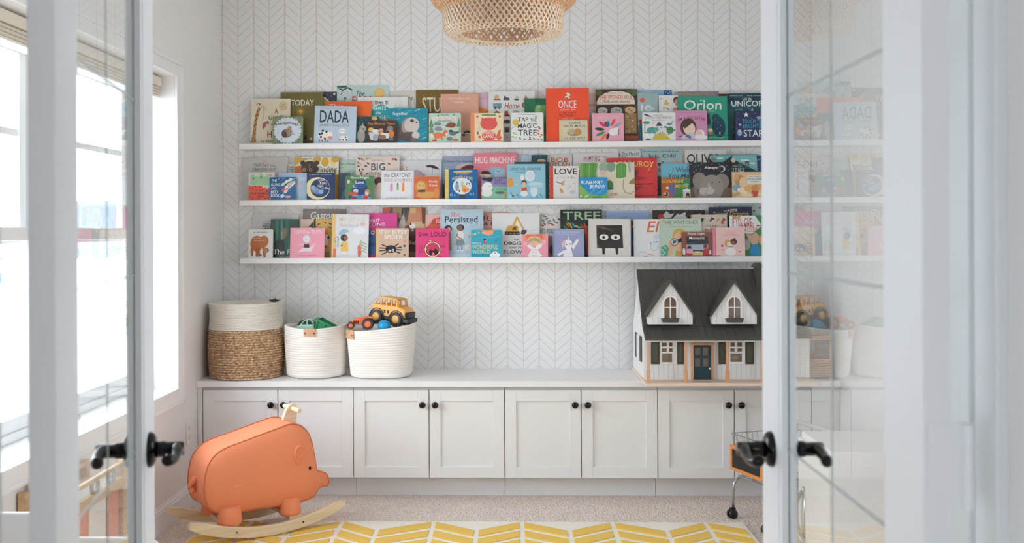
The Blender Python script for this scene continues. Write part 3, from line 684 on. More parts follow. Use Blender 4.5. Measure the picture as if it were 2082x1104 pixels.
# ================================================================ rattan lamp
LXc, LYc = -.021, 3.3
t = thing('pendant_lamp', 'woven bamboo pendant lamp hanging above the middle of the room', 'lamp', (LXc, LYc, 2.0))
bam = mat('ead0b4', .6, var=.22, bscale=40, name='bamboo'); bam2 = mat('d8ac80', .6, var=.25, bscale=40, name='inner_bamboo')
def lattice(prof, n, turn, w, m, name, th=.0012):
    mb = MB(); k = len(prof); ln = [0]
    for (r0, z0), (r1, z1) in zip(prof, prof[1:]): ln.append(ln[-1] + math.hypot(r1 - r0, z1 - z0))
    for sgn in (-1, 1):
        for i in range(n):
            a0 = 2 * PI * i / n; vs = []
            for j, (r, z) in enumerate(prof):
                a = a0 + sgn * turn * ln[j] / ln[-1]; da = w / 2 / max(r, .03)
                rr = r + sgn * .0009
                for d_, e in ((-da, 0), (da, 0), (da, th), (-da, th)):
                    vs.append(((rr + e) * math.cos(a + d_), (rr + e) * math.sin(a + d_), z))
            fs = [(4 * j + q_, 4 * j + (q_ + 1) % 4, 4 * j + 4 + (q_ + 1) % 4, 4 * j + 4 + q_) for j in range(k - 1) for q_ in range(4)]
            mb.add(vs, fs + [(0, 1, 2, 3), (4 * k - 4, 4 * k - 1, 4 * k - 2, 4 * k - 3)])
    return mb.obj(name, m, t)
outer = [(.198, .42 - .38 * j / 14) for j in range(15)] + [(.1975, .03), (.192, .018), (.182, .009), (.165, .004), (.15, .006), (.142, .016)]
lattice(outer, 68, 1.7, .0062, bam, 'woven_drum')
inner = [(.142, .016), (.143, .05), (.144, .1), (.144, .2), (.144, .4)]
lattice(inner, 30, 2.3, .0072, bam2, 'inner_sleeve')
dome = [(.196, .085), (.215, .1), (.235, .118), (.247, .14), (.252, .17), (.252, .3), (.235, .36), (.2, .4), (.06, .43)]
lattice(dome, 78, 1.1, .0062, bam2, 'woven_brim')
m = MB()
for r, z in ((.142, .016), (.252, .16), (.198, .42)): m.tube([(r * math.cos(2 * PI * i / 60), r * math.sin(2 * PI * i / 60), z) for i in range(60)], .003, 6, closed=True)
m.obj('rim_hoop', bam, t)
m = MB().cyl(.03, .40, .47, 20); m.obj('lamp_holder', mat('e6e3de', .5), t)
MB().cyl(.003, .47, CEIL - 2.0 - .02, 8).obj('cord', mat('e6e3de', .5), t)
MB().lathe([(.05, CEIL - 2.0 - .025), (.055, CEIL - 2.0 - .001)], 28).obj('ceiling_rose', mat('e6e3de', .5), t)
MB().ball(.03, .03, .038, None, TR(0, 0, .37)).obj('bulb', mat('f4f1ea', .3), t, smooth=True)
# ================================================================ pig rocker
PC, PH = (-1.0574, 4.3916), .6369
t = thing('pig_rocker', 'coral pink felt pig rocker on wooden runners in front of the left cabinet', 'rocking toy', (PC[0], PC[1], .0195), rz=PH)
def cat(P, n=4, closed=True):
    out = []; k = len(P)
    for i in range(k):
        p0, p1, p2, p3 = P[(i - 1) % k], P[i], P[(i + 1) % k], P[(i + 2) % k]
        for j in range(n):
            s = j / n
            out.append(tuple(.5 * ((2 * b2) + (-a + c) * s + (2 * a - 5 * b2 + 4 * c - d) * s * s + (-a + 3 * b2 - 3 * c + d) * s ** 3) for a, b2, c, d in zip(p0, p1, p2, p3)))
    return out
zoff = .0145
seam = [(.318, .19), (.300, .226), (.262, .238), (.243, .262), (.232, .30), (.217, .345), (.205, .395), (.187, .438), (.152, .474), (.103, .487), (.05, .477), (-.02, .461), (-.12, .437), (-.2, .418), (-.245, .396), (-.272, .368), (-.291, .326), (-.3, .266), (-.298, .215), (-.283, .172), (-.252, .145), (-.2, .131), (-.121, .128), (-.03, .128), (.06, .125), (.150, .127), (.205, .137), (.25, .155), (.285, .165), (.31, .165)]
seam = [(a, b2 - zoff) for a, b2 in seam]
ol = cat(seam, 3)
felt = mat('ec9068', .95, bump=.25, bscale=420, var=.05, name='coral_felt'); felt_d = mat('d2744f', .95, name='coral_seam')
HWD, WC = .104, .148
def hwf(s): return HWD * (1 - .52 * min(1, max(0, (s - .215) / .05)))
def core(s, z): return (min(max(s, -.16), .11), .285 - zoff)
rings = [(-1, .036, .15), (-1, .035, .3), (-1, .031, .5), (-1, .024, .72), (-1, .014, .88), (-1, .005, .97), (-1, 0, 1.0), (-.5, 0, 1.012), (0, 0, 1.016), (.5, 0, 1.012), (1, 0, 1.0), (1, .005, .97), (1, .014, .88), (1, .024, .72), (1, .031, .5), (1, .035, .3), (1, .036, .15)]
vs = []; nO = len(ol)
for f, bul, k in rings:
    for s, z in ol:
        c = core(s, z); hw = hwf(s); ss, zz = c[0] + (s - c[0]) * k, c[1] + (z - c[1]) * k
        hw2 = hwf(ss); bb = bul * (hw2 / HWD)
        vs.append((ss, WC + f * hw2 + (bb if f > 0 else -bb if f < 0 else 0), zz))
fs = [(j * nO + i, j * nO + (i + 1) % nO, (j + 1) * nO + (i + 1) % nO, (j + 1) * nO + i) for j in range(len(rings) - 1) for i in range(nO)]
body = MB().add(vs, fs + [tuple(range(nO)), tuple(range((len(rings) - 1) * nO, len(rings) * nO))[::-1]]).obj('pig_body', felt, t, smooth=True, sub=1)
from mathutils.bvhtree import BVHTree
bvh = BVHTree.FromPolygons([v.co for v in body.data.vertices], [p_.vertices for p_ in body.data.polygons])
def side_y(s, z, sg):
    hit = bvh.ray_cast(Vector((s, WC + sg * .5, z)), Vector((0, -sg, 0)))[0]
    return hit.y
for sg in (-1, 1):
    MB().tube([(s, WC + sg * hwf(s), z) for s, z in ol], .0026, 6, closed=True).obj('seam', felt_d, body, smooth=True)
    ear = MB(); E0 = [(.118, .305), (.106, .33), (.101, .355), (.108, .382), (.127, .395), (.146, .387), (.156, .367), (.148, .345), (.132, .322)]
    eo = cat([(a, b2 - zoff) for a, b2 in E0], 3); ey = side_y(.128, .345 - zoff, sg) + sg * .002
    cE = (.128, .355 - zoff)
    vs = []
    for k, y in ((1, 0), (1.0, .012), (.84, .017), (.74, .011), (.4, .009)):
        vs += [(cE[0] + (s - cE[0]) * k, ey + sg * (y - .008), cE[1] + (z - cE[1]) * k) for s, z in eo]
    n = len(eo); fs = [(j * n + i, j * n + (i + 1) % n, (j + 1) * n + (i + 1) % n, (j + 1) * n + i) for j in range(4) for i in range(n)] + [tuple(range(n))[::-1], tuple(range(4 * n, 5 * n))]
    ear.add(vs, fs).obj('ear', felt, body, smooth=True)
    MB().ball(.0075, .003, .0095, None, TR(.182, side_y(.182, .281 - zoff, sg), .281 - zoff), 16, 10).obj('eye', mat('141312', .25), body, smooth=True)
# snout disc, tail, legs
MB().ball(.012, .046, .034, None, TR(.309, WC, .193 - zoff, ry=-.2), 20, 12).obj('snout', felt, body, smooth=True)
tl = [(-.3, WC, .275), (-.316, WC - .012, .27), (-.325, WC - .004, .255), (-.318, WC + .012, .245), (-.312, WC + .004, .232), (-.322, WC - .01, .226), (-.33, WC, .215)]
MB().tube([(a, b2, c - zoff) for a, b2, c in cat(tl, 3, False)[:-4]], [.011 + .002 * math.sin(i) for i in range(17)], 10).obj('tail', felt, body, smooth=True)
for lx in (-.185, .1):
    for ly in (.05, .246):
        k_ = 1.1 if lx < 0 else 1.0
        lm = MB().lathe([(.035 * k_, .0), (.047 * k_, .004), (.05 * k_, .018), (.047 * k_, .04), (.046 * k_, .08)], 28, None, TR(lx, ly, .082 - zoff + (.0 if lx < 0 else -.006)))
        lm.obj('leg', felt, body, smooth=True)
birch = wood('e6d5b8', 'd6c29f', 4); birch2 = birch
Rr = .915
def runner(y):
    n = 26; up = []; lo = []
    for i in range(n + 1):
        s = -.385 + .735 * i / n; z = s * s / (2 * Rr); nx, nz = -s / Rr, 1
        e = min(1, min(i, n - i) / 1.6); h = .046 * (.55 + .45 * e)
        lo.append((s, z + .023 - .023 * (.55 + .45 * e) + .0)); up.append((s + nx * h * .8, z + .023 + .023 * (.55 + .45 * e)))
    r = MB().prism(lo + up[::-1], y - .011, y + .011).obj('runner', birch, t, bevel=.003)
    for s in (-.175, .136):
        MB().cyl(.0042, -.0005, .002, 12, None, TR(s, y - .011, s * s / (2 * Rr) + .026, rx=PI / 2)).obj('bolt', mat('2b2724', .4, .6), r)
runner(.0); runner(.296)
for s in (-.185, .11):
    z = s * s / (2 * Rr)
    MB().box(s - .03, s + .03, .011, .285, z + .044, z + .062).obj('crossbar', birch, t, bevel=.003)
hp = [(.098, .45), (.108, .50), (.122, .535), (.136, .556), (.154, .561), (.172, .553), (.179, .538), (.177, .52), (.172, .49), (.168, .45)]
MB().prism([(a, b2 - zoff) for a, b2 in hp], WC - .011, WC + .011).obj('handle_post', birch, t, bevel=.003)
MB().cyl(.0105, -.085, .085, 20, None, TR(.155, WC, .538 - zoff, rx=PI / 2)).obj('handle_bar', birch, t, smooth=False, bevel=.002)
# ================================================================ toy shopping cart
chrome = mat('b8bcbd', .25, .9, name='chrome_wire')
e1 = Vector((.36, -.933, 0)); e2 = Vector((.933, .36, 0))
Mc = Matrix(((e2.x, -e1.x, 0, 1.04), (e2.y, -e1.y, 0, 4.735), (0, 0, 1, 0), (0, 0, 0, 1)))   # x: length, y: -width (so use negative y), z up
t = thing('toy_shopping_cart', 'small chrome wire shopping cart with an orange framed chalkboard beside the glass door', 'toy cart', M=Mc)
WL, LN = .27, .34
def cp(u, v, h):     # u along length, v across; slightly tapered basket between floor .205 and rim .402
    k = (h - .205) / .197; tp = .022 * (1 - k)
    return (tp + u * (LN - 2 * tp), -(tp + v * (WL - 2 * tp)), h)
bk = MB()
for h in (.205, .25, .3, .35, .402):
    r = .003 if h in (.205, .402) else .0014
    bk.tube([cp(0, 0, h), cp(1, 0, h), cp(1, 1, h), cp(0, 1, h)], r, 6, closed=True)
for k in range(13):
    f = k / 12
    for a, b2 in (((f, 0), (f, 1)),): bk.tube([cp(a[0], 0, .402), cp(a[0], 0, .205), cp(a[0], 1, .205), cp(a[0], 1, .402)], .0013, 5)
for k in range(9):
    f = k / 8; bk.tube([cp(0, f, .402), cp(0, f, .205), cp(1, f, .205), cp(1, f, .402)], .0013, 5)
bk.obj('wire_basket', chrome, t)
for v in (0, 1):
    y = -v * WL
    MB().tube([(.006, y, .035), (.006, y, .13), (.012, y, .165), (.035, y * .97, .188), (.07, y * .93 - .006, .196), (.2, y * .85 - .02, .2), (LN - .04, y, .2), (LN + .015, y, .34), (LN + .03, y, .43)], .0065, 10).obj('frame_tube', chrome, t, smooth=True)
    MB().tube([(.12, y * .9 - .013, .197), (.16, y * .95 - .01, .17), (LN - .03, y, .06), (LN - .03, y, .035)], .0055, 10).obj('rear_leg', chrome, t, smooth=True)
MB().tube([(LN + .03, 0, .43), (LN + .03, -WL, .43)], .011, 12).obj('push_handle', mat('c9cac9', .4), t, smooth=True)
for u in (.0, LN - .04):
    for v in (0, 1):
        cs = MB().box(u - .012, u + .016, -v * WL - .009, -v * WL + .009, .022, .052)
        co = cs.obj('caster_fork', black, t, bevel=.004)
        for s in (-1, 1): MB().cyl(.0215, -.0065, .0065, 24, None, TR(u, -v * WL + s * .011, .0217, rx=PI / 2)).obj('caster_wheel', mat('1c1d1e', .45), co, bevel=.003)
# chalkboard on the narrow end
chf = MB().holed(-.262, -.008, .235, .352, .006, .017, [(-.246, -.024, .251, .336)], None, TR(rz=PI / 2) @ TR(0, 0, 0)).obj('chalkboard_frame', wood('e09550', 'cd8040', 5), t, bevel=.0015)
MB().box(-.247, -.023, .008, .013, .25, .337, None, TR(rz=PI / 2)).obj('chalkboard', mat('232323', .8), chf)
# ================================================================ right wall and counter end
t = thing('toy_storage_cabinet', 'low white toy cabinet with an arched chrome handle behind the glass of the door', 'cabinet', (1.45, 4.12, 0))
MB().box(-.2, .198, -.21, .21, .03, .495).obj('carcass', dwhite, t, bevel=.004); MB().box(-.18, .19, -.2, .2, 0, .03).obj('plinth', mat('c9c7c4', .5), t)
dd = MB().box(-.216, -.2005, -.206, .206, .035, .47).obj('cabinet_door', dwhite, t, bevel=.002)
hm = MB().tube([(-.216 - .03 * math.sin(PI * i / 16), .11 + .045 * math.sin(PI * i / 16), .045 + .23 * i / 16) for i in range(17)], .008, 10)
hm.tube([(-.2165, .11, .045), (-.2165, .11, .275)], .005, 8)
hm.obj('arched_handle', mat('c9cbcc', .2, .95), dd, smooth=True)
t = thing('wicker_crate', 'tan wicker two-tier crate at the far end of the counter behind the door glass', 'crate', (1.573, 5.25, CT + .001))
wk = mat('c9a585', .75, var=.3, bscale=90, bump=.3)
for z0, z1 in ((0, .1), (.19, .225)):
    m = MB(); nr = int((z1 - z0) / .012) 
    for k in range(nr): 
        z = z0 + .006 + k * .012
        m.tube([(.06 * sx, .12 * sy_, z + .002 * math.sin(sx * 3 + k)) for sx, sy_ in ((-1, -1), (-1, -.5), (-1, 0), (-1, .5), (-1, 1), (1, 1), (1, 0), (1, -1), (.5, -1), (0, -1), (-.5, -1))], .006, 6, closed=True)
    m.obj('woven_tier', wk, t)
m = MB().box(-.058, .058, -.118, .118, .002, .008).obj('crate_floor', wk, t)
for a in (-.055, .055):
    for b2 in (-.115, .115): MB().box(a - .004, a + .004, b2 - .004, b2 + .004, 0, .222).obj('corner_post', wk, t)
# children's chairs by the nearer window
def kid_chair(label, x, y, rz, group):
    t = thing('childs_chair', label, 'chair', (x, y, 0), rz, group)
    MB().box(-.14, .14, -.14, .14, .255, .275).obj('seat', dwhite, t, bevel=.008)
    MB().prism([(-.14, .35), (.14, .35), (.14, .49), (.125, .518), (.1, .53), (-.1, .53), (-.125, .518), (-.14, .49)], .122, .14).obj('backrest', dwhite, t, bevel=.006)
    for sx in (-1, 1):
        MB().box(sx * .12 - .013, sx * .12 + .013, -.133, -.107, .0, .256).obj('leg', dwhite, t, bevel=.003)
        MB().box(sx * .12 - .013, sx * .12 + .013, .107, .133, .0, .36).obj('leg', dwhite, t, bevel=.003)
    return t
kid_chair("white child's chair against the wall under the nearer window", -1.44, 2.8, 0, 'white children\'s chairs')
kid_chair("white child's chair mostly hidden behind the left glass door", -1.093, 2.56, 0, 'white children\'s chairs')

t = thing('toy_stand', 'wooden toy stand with coral fabric and white panels seen through the left door glass', 'toy', (-1.516, 3.43, 0))
coral = mat('e08a6c', .9, bump=.2, bscale=300); pine = wood('d9b98c', 'c9a270', 5, axis='Y')
for sx in (-1, 1):
    MB().box(sx * .068 - .012, sx * .068 + .012, -.25, .24, .425, .462).obj('side_rail', pine, t, bevel=.003)
    MB().box(sx * .068 - .009, sx * .068 + .009, -.25, .24, .50, .515).obj('top_rail', pine, t, bevel=.003)
    for y in (-.24, .225): MB().box(sx * .068 - .014, sx * .068 + .014, y - .014, y + .014, 0, .52).obj('leg', pine, t, bevel=.003)
MB().box(-.06, .06, -.22, .21, .43, .455).obj('white_board', dwhite, t, bevel=.003)
for y0, y1 in ((-.21, -.06), (.1, .2)): MB().box(.058, .068, y0, y1, .03, .425).obj('fabric_panel', coral, t, bevel=.004)
MB().box(.058, .066, -.05, .09, .1, .42).obj('white_panel', dwhite, t, bevel=.003)
MB().prism([(-.06, .457), (.06, .457), (.06, .53), (.04, .56), (-.04, .56), (-.06, .53)], -.2, -.17).obj('cushion', coral, t, bevel=.01)
for y in (-.02, .12): MB().lathe([(.022, -.006), (.03, -.006), (.03, .006), (.022, .006)], 24, None, TR(.072, y, .485, ry=PI / 2), closed=True).obj('ring', mat('a9a8a4', .4, .6), t, smooth=True)
# ================================================================ picture books on the ledges
# Each book: crop, row, layer (0 = against the wall), x0, top, x1 (pixels of an enlarged view), cover colour, label, cover art, options
CX = {'A': (480, 160), 'B': (840, 160), 'C': (1190, 160), 'D': (480, 295), 'E': (840, 295), 'F': (1190, 295), 'G': (480, 410), 'H': (840, 410), 'I': (1190, 410)}
CS = 5.479
LEAN = .085
# art: T text box (x0,y0,x1,y1)  E ellipse  R rectangle  P polygon  L line  S star ; every entry ends in a colour
def T(s, x0, y0, x1, y1, c, bend=0, shear=0): return ('t', s, x0, y0, x1, y1, c, bend, shear)
def E(x, y, rx, ry, c, rot=0): return ('e', x, y, rx, ry, c, rot)
def R(x0, y0, x1, y1, c): return ('p', [(x0, y0), (x1, y0), (x1, y1), (x0, y1)], c)
def P(pts, c): return ('p', pts, c)
def L(pts, w, c): return ('l', pts, w, c)
def S(x, y, r, c): return ('p', [(x + (r if k % 2 == 0 else r * .42) * math.sin(k * PI / 5), y - (r if k % 2 == 0 else r * .42) * math.cos(k * PI / 5)) for k in range(10)], c)
def dots(pts, r, c): return [E(x, y, r, r, c) for x, y in pts]
def Q(x0, y0, x1, y1, c): return ('q', x0, y0, x1, y1, c)
BOOKS = []
def B(crop, row, layer, x0, top, x1, col, label, art=(), rot=0, spine=None, page='e9e4d8', rnd=0): BOOKS.append((crop, row, layer, x0, top, x1, col, label, list(art), rot, spine, page, rnd))
W_ = 'eceae6'; K_ = '2a2a2c'
# ---- top row
B('A', 0, 2, 155, 226, 594, 'ded4bd', 'cream picture book with a spotted giraffe neck and red letters, leftmost of the top ledge', [
  P([(140, 716), (165, 690), (175, 640), (185, 560), (195, 470), (215, 370), (245, 300), (268, 320), (248, 380), (228, 470), (218, 560), (215, 650), (222, 716)], 'b98a5e'), *[E(x, y, 7, 9, '6b4030') for x, y in ((185, 660), (205, 690), (200, 620), (190, 590), (210, 570), (197, 530), (215, 510), (205, 470), (222, 450), (213, 410), (232, 400), (228, 360), (248, 345), (165, 705))],
  P([(222, 290), (262, 280), (300, 296), (338, 330), (340, 355), (318, 358), (290, 335), (255, 325)], 'd6c6a4'), L([(215, 285), (240, 270), (262, 282)], 6, K_), E(252, 283, 6, 6, K_), L([(302, 300), (300, 400), (288, 470)], 3, K_), E(340, 490, 22, 18, '8b8078'), P([(290, 500), (318, 480), (330, 530), (300, 560), (318, 575), (288, 560)], 'b5574a'),
  E(517, 304, 46, 46, 'b79a62'), E(517, 304, 40, 40, 'd9c79c'), T('50', 500, 282, 534, 298, '5d4a2c'), T('YEARS', 484, 306, 550, 322, '5d4a2c'),
  T('A', 420, 336, 460, 390, 'a63a34'), T('Giraffe', 350, 410, 540, 456, 'a63a34'), T('and a', 385, 490, 470, 520, K_), T('Half', 345, 585, 480, 660, 'a63a34'), T('by Shel', 270, 690, 400, 716, K_)])
B('A', 0, 4, 402, 426, 738, '7f8b6c', 'small board book with a leafy green border and a pale blue circle holding a hedgehog', [
  E(570, 580, 158, 150, 'cfdde8'), *[E(570 + 160 * math.cos(a), 580 + 152 * math.sin(a), 16, 9, '6c7d58' if i % 2 else '93a07e', a) for i, a in enumerate(np.linspace(0, 6.1, 26))], T('Hedgehugs', 440, 478, 690, 540, '7d2f3a', bend=-42),
  E(560, 612, 55, 50, '8d7466'), E(590, 605, 30, 40, 'a08877', .5), E(535, 625, 30, 40, '5a4a42', -.5), E(592, 552, 22, 20, 'a8907e'), E(602, 545, 4, 4, K_), L([(600, 640), (650, 615)], 6, '6b5348'), L([(510, 660), (500, 690)], 6, '6b5348'), *dots([(460, 600), (700, 560), (690, 610)], 6, 'c98f96')], rnd=1)
B('A', 0, 1, 484, 152, 958, '6f6732', 'tall olive green book titled TODAY with a small golden sun', [T('TODAY', 602, 232, 858, 300, 'e6e2d2'), E(712, 365, 24, 24, 'd9a441'), *[L([(712 + 30 * math.cos(a), 365 + 30 * math.sin(a)), (712 + 48 * math.cos(a), 365 + 48 * math.sin(a))], 4, 'd9a441') for a in np.linspace(0, 5.9, 14)], E(770, 660, 12, 26, '2e2a26'), E(835, 650, 10, 14, 'a3432f'), E(833, 685, 12, 26, 'b9c0b4'), R(735, 690, 860, 720, '5d552c')])
B('A', 0, 0, 930, 148, 1112, '2f3b4b', 'dark navy night-sky book wedged behind the tall olive book', [E(925, 330, 128, 140, 'd8cfb0'), E(925, 330, 116, 128, 'b8a47a'), S(1085, 168, 20, 'e2ddc8'), *dots([(1010, 175), (1050, 190), (1062, 225), (1040, 160), (1085, 240), (970, 165)], 4, 'c9c8bc')])
B('A', 0, 0, 1114, 72, 1692, 'bcd0cc', 'pale mint book standing highest on the top ledge, black script and a round yellow seal', [P([(1114, 72), (1225, 72), (1230, 90), (1180, 100), (1150, 98), (1114, 104)], '2f6b50'), L([(1140, 105), (1180, 120), (1235, 95), (1285, 122)], 14, '33363a'), L([(1180, 120), (1160, 175)], 8, '33363a'), T('The', 1328, 132, 1426, 190, '2b2b2e', shear=.3), T('FOX', 1285, 190, 1500, 300, 'c93647'), E(1590, 160, 58, 58, 'dcb15e'), E(1590, 160, 50, 50, 'e5bf72'), E(1207, 216, 15, 15, '5b7390'), R(1200, 230, 1214, 246, 'b34c4c')])
B('A', 0, 2, 988, 254, 1500, 'ee6d2d', 'bright orange book peeking out above the pale blue cow book', [T('This', 1030, 282, 1185, 335, W_)])
B('A', 0, 4, 862, 312, 1328, 'b9cad9', 'light blue book with the big dark word DADA and spotted cows', [T('DADA', 922, 358, 1245, 498, '26323f'), T("YOUR BABY'S FIRST WORD WILL BE", 930, 332, 1240, 344, '8797a6'), T('JIMMY FALLON', 918, 512, 1246, 548, '7f8e98'),
  E(985, 645, 78, 52, 'ece6df'), *dots([(950, 620), (985, 680), (940, 660), (1000, 600), (925, 630), (960, 590)], 13, '2c2627'), E(1040, 640, 30, 40, 'ece6df'), E(1018, 634, 12, 12, 'fbfaf8'), E(1018, 634, 5, 5, K_), E(1042, 668, 28, 20, 'dd8f86'), *[R(x, 690, x + 10, 716, '6d6260') for x in (920, 950, 985, 1015)],
  E(1195, 672, 48, 30, 'ece6df'), *dots([(1190, 690), (1215, 660), (1225, 690)], 9, '2c2627'), E(1152, 688, 14, 11, 'dd8f86'), E(1178, 590, 38, 28, 'f3f1ee'), T('MOO', 1155, 582, 1204, 598, K_)], rot=1.2)
B('A', 0, 1, 1344, 206, 1906, 'e2e3e2', 'white book with a teal speech bubble and pencil sketch lines', [Q(1540, 245, 1690, 285, '3c3f42'), L([(1760, 330), (1785, 250), (1800, 320), (1830, 240), (1850, 325)], 3, '9aa0a2'), L([(1740, 320), (1860, 322)], 3, '9aa0a2'), E(1610, 380, 110, 88, '2aa5ac'), P([(1680, 420), (1715, 470), (1640, 455)], '2aa5ac'), T("WHAT'S", 1510, 305, 1665, 350, 'e9efee', shear=.1), T('the', 1550, 362, 1608, 396, 'e9efee'), T('NOISE?', 1515, 410, 1685, 455, 'e9efee')])
B('A', 0, 0, 1716, 136, 1998, 'd3cfc6', 'plain grey-beige book half hidden left of the gold book on the top ledge', [T('Loving', 1820, 190, 1968, 240, '56524c', shear=.3), L([(1990, 300), (1975, 250), (1985, 215)], 4, '6a655c')])
B('A', 0, 3, 1310, 427, 1582, '23474c', 'dark teal book with a grey bear and small yellow moon behind the brown elephant book', [E(1540, 445, 34, 24, 'd4bd7c'), *dots([(1350, 480), (1400, 470), (1440, 462), (1420, 490), (1370, 500)], 4, 'a7b28e'), E(1390, 640, 45, 80, 'aba69b'), E(1408, 560, 38, 36, 'b8b3a8'), P([(1390, 540), (1405, 490), (1425, 545)], 'b8b3a8'), E(1414, 565, 7, 12, '2c3c40'), *dots([(1395, 550)], 5, K_)])
B('A', 0, 4, 1449, 470, 1786, '3f332f', 'small dark brown book with orange lettering and elephants at a bath', [T("Five Minutes' Peace", 1466, 486, 1768, 516, 'd98a45'), P([(1470, 600), (1590, 600), (1575, 690), (1500, 690)], 'ccd1d4'), E(1500, 570, 32, 24, 'd9b25b'), E(1550, 585, 40, 18, 'e4e2de'), E(1612, 575, 24, 18, 'c7a08c'), E(1618, 615, 26, 28, 'd98d45'), E(1712, 560, 36, 30, '8f8d93'), E(1728, 620, 30, 48, 'd77f42'), R(1620, 610, 1700, 670, 'dcdcdb'), E(1630, 655, 40, 28, '8a6b56'), E(1552, 660, 30, 40, '9da2a8'), L([(1670, 590), (1690, 550)], 10, 'c55243'), R(1700, 668, 1750, 694, '4f7b8d')])
B('A', 0, 3, 1705, 332, 2136, '1e8fa6', 'turquoise scribbled book with a big grey-brown otter, white script on it', [*[L([(x, y), (x + 55, y - 22)], 7, c) for x, y, c in ((1730, 480, '45b3c4'), (1790, 520, '14707f'), (1900, 370, '5cc0cf'), (1990, 360, 'a7dbe0'), (2050, 400, '13778a'), (2070, 460, '67c3d0'), (2060, 560, '14707f'), (2065, 620, '55bccb'), (2060, 680, 'a7dbe0'), (1950, 400, '13778a'), (1840, 350, '14707f'), (1790, 350, '67c3d0'), (1770, 460, '67c3d0'), (2075, 520, '0f6c80'))],
  E(1870, 600, 110, 92, '6f615c'), E(1930, 530, 90, 100, 'a89e98', .3), E(1955, 520, 84, 86, 'cdc5be'), E(1958, 470, 22, 18, '4b3b35'), E(2008, 490, 9, 9, K_), E(1930, 650, 110, 55, '5f524e'), E(2000, 635, 44, 42, 'd2cbc5'), E(1985, 690, 40, 26, '7d716b'), T('Together', 1735, 370, 1912, 418, 'dfeef0', shear=.15)])
# crop B
B('B', 0, 0, 26, 124, 499, '7a6127', 'gold-olive book with cream letters ST standing behind the salmon book', [T('STUCK', 95, 205, 480, 372, 'e3dac6', shear=-.05), *dots([(60, 230), (75, 260), (60, 300), (110, 190), (200, 175), (240, 190), (150, 230), (255, 240), (85, 330), (200, 340), (240, 370), (275, 180)], 5, 'a79a3f')])
B('B', 0, 1, 302, 170, 726, 'dba58e', 'plain salmon pink book with tiny white title above the fox book', [T('WE FOUND A HAT', 390, 208, 636, 232, 'efd9cd'), Q(455, 252, 570, 268, 'efd9cd'), R(302, 560, 726, 700, 'c4ab9d'), E(600, 605, 38, 26, '4a433f'), E(560, 632, 22, 14, '5b534e'), R(575, 610, 640, 622, 'e3dcd3')])
B('B', 0, 0, 660, 160, 838, 'd8b7c6', 'mauve pink book with an orange hill squeezed between salmon and white books', [L([(720, 210), (838, 220)], 4, 'b890a0'), P([(660, 320), (740, 305), (838, 350), (838, 420), (660, 420)], 'd98b3c'), L([(720, 330), (838, 372)], 8, 'b96a2e')])
B('B', 0, 4, 173, 388, 530, 'bfd5c4', 'mint green board book with orange fox, brown pig and badger', [P([(173, 540), (200, 450), (228, 540)], '5f8c74'), P([(173, 610), (200, 500), (232, 610)], '6d9a80'), P([(480, 540), (510, 430), (530, 540)], '5f8c74'), P([(500, 600), (520, 510), (530, 600)], '7aa58c'), E(262, 412, 3, 3, K_), P([(268, 420), (278, 395), (288, 420)], '5f8c74'), P([(440, 412), (452, 390), (464, 412)], '5f8c74'), Q(302, 400, 398, 412, '53695c'), R(214, 428, 480, 466, 'e9ebe4'), T('COLOURFUL WORLD FOREST', 222, 434, 472, 462, 'd08a70'), Q(275, 468, 428, 480, '53695c'),
  E(270, 506, 42, 20, '7b8f93'), E(425, 520, 52, 30, '8a5442'), P([(355, 530), (385, 505), (385, 548)], '8a5442'), E(285, 562, 48, 26, '8d9295'), E(330, 545, 18, 16, 'd5d5d0'), E(275, 635, 60, 34, 'df7d52'), P([(320, 630), (350, 570), (380, 585), (384, 640), (350, 650)], 'df7d52'), E(205, 645, 24, 18, 'efd9cb'), E(370, 625, 12, 16, 'eee4da'), R(240, 650, 258, 690, 'df7d52'), R(310, 650, 328, 690, 'df7d52'), E(440, 615, 40, 26, '67757b'), E(418, 588, 22, 16, '434b50'), E(490, 605, 22, 12, '4d565b'), E(405, 675, 34, 24, '85868a'), E(235, 694, 30, 8, 'd2493c'), E(470, 690, 34, 12, 'cd5a40'), E(500, 650, 14, 8, 'dfd7b4')], rnd=1)
B('B', 0, 4, 640, 388, 1003, 'eed9b4', 'cream board book with a rounded coral-red shape and an orange spine', [R(640, 388, 684, 700, 'ec9262'), R(764, 396, 920, 416, '7fa070'), P([(700, 420), (712, 406), (730, 424), (712, 442)], 'd5574c'), P([(952, 420), (964, 406), (980, 424), (964, 442)], 'd5574c'), E(842, 505, 96, 72, 'e5605a'), P([(755, 480), (764, 432), (800, 452)], 'e5605a'), P([(930, 480), (916, 432), (884, 452)], 'e5605a'), E(842, 640, 78, 58, 'e5605a'), P([(920, 660), (950, 580), (975, 570), (970, 640), (990, 660), (960, 694)], 'df6a5c'), R(770, 690, 990, 700, 'e5605a'), T('WONDER', 780, 588, 905, 624, 'f3ebdd'), T('LAND', 782, 628, 900, 664, 'f3ebdd'), E(735, 560, 18, 22, 'c9d3c0'), E(738, 655, 14, 16, 'cc5247'), R(734, 660, 742, 690, 'e7dcc6'), E(720, 610, 8, 18, '4b5a45')], rnd=1)
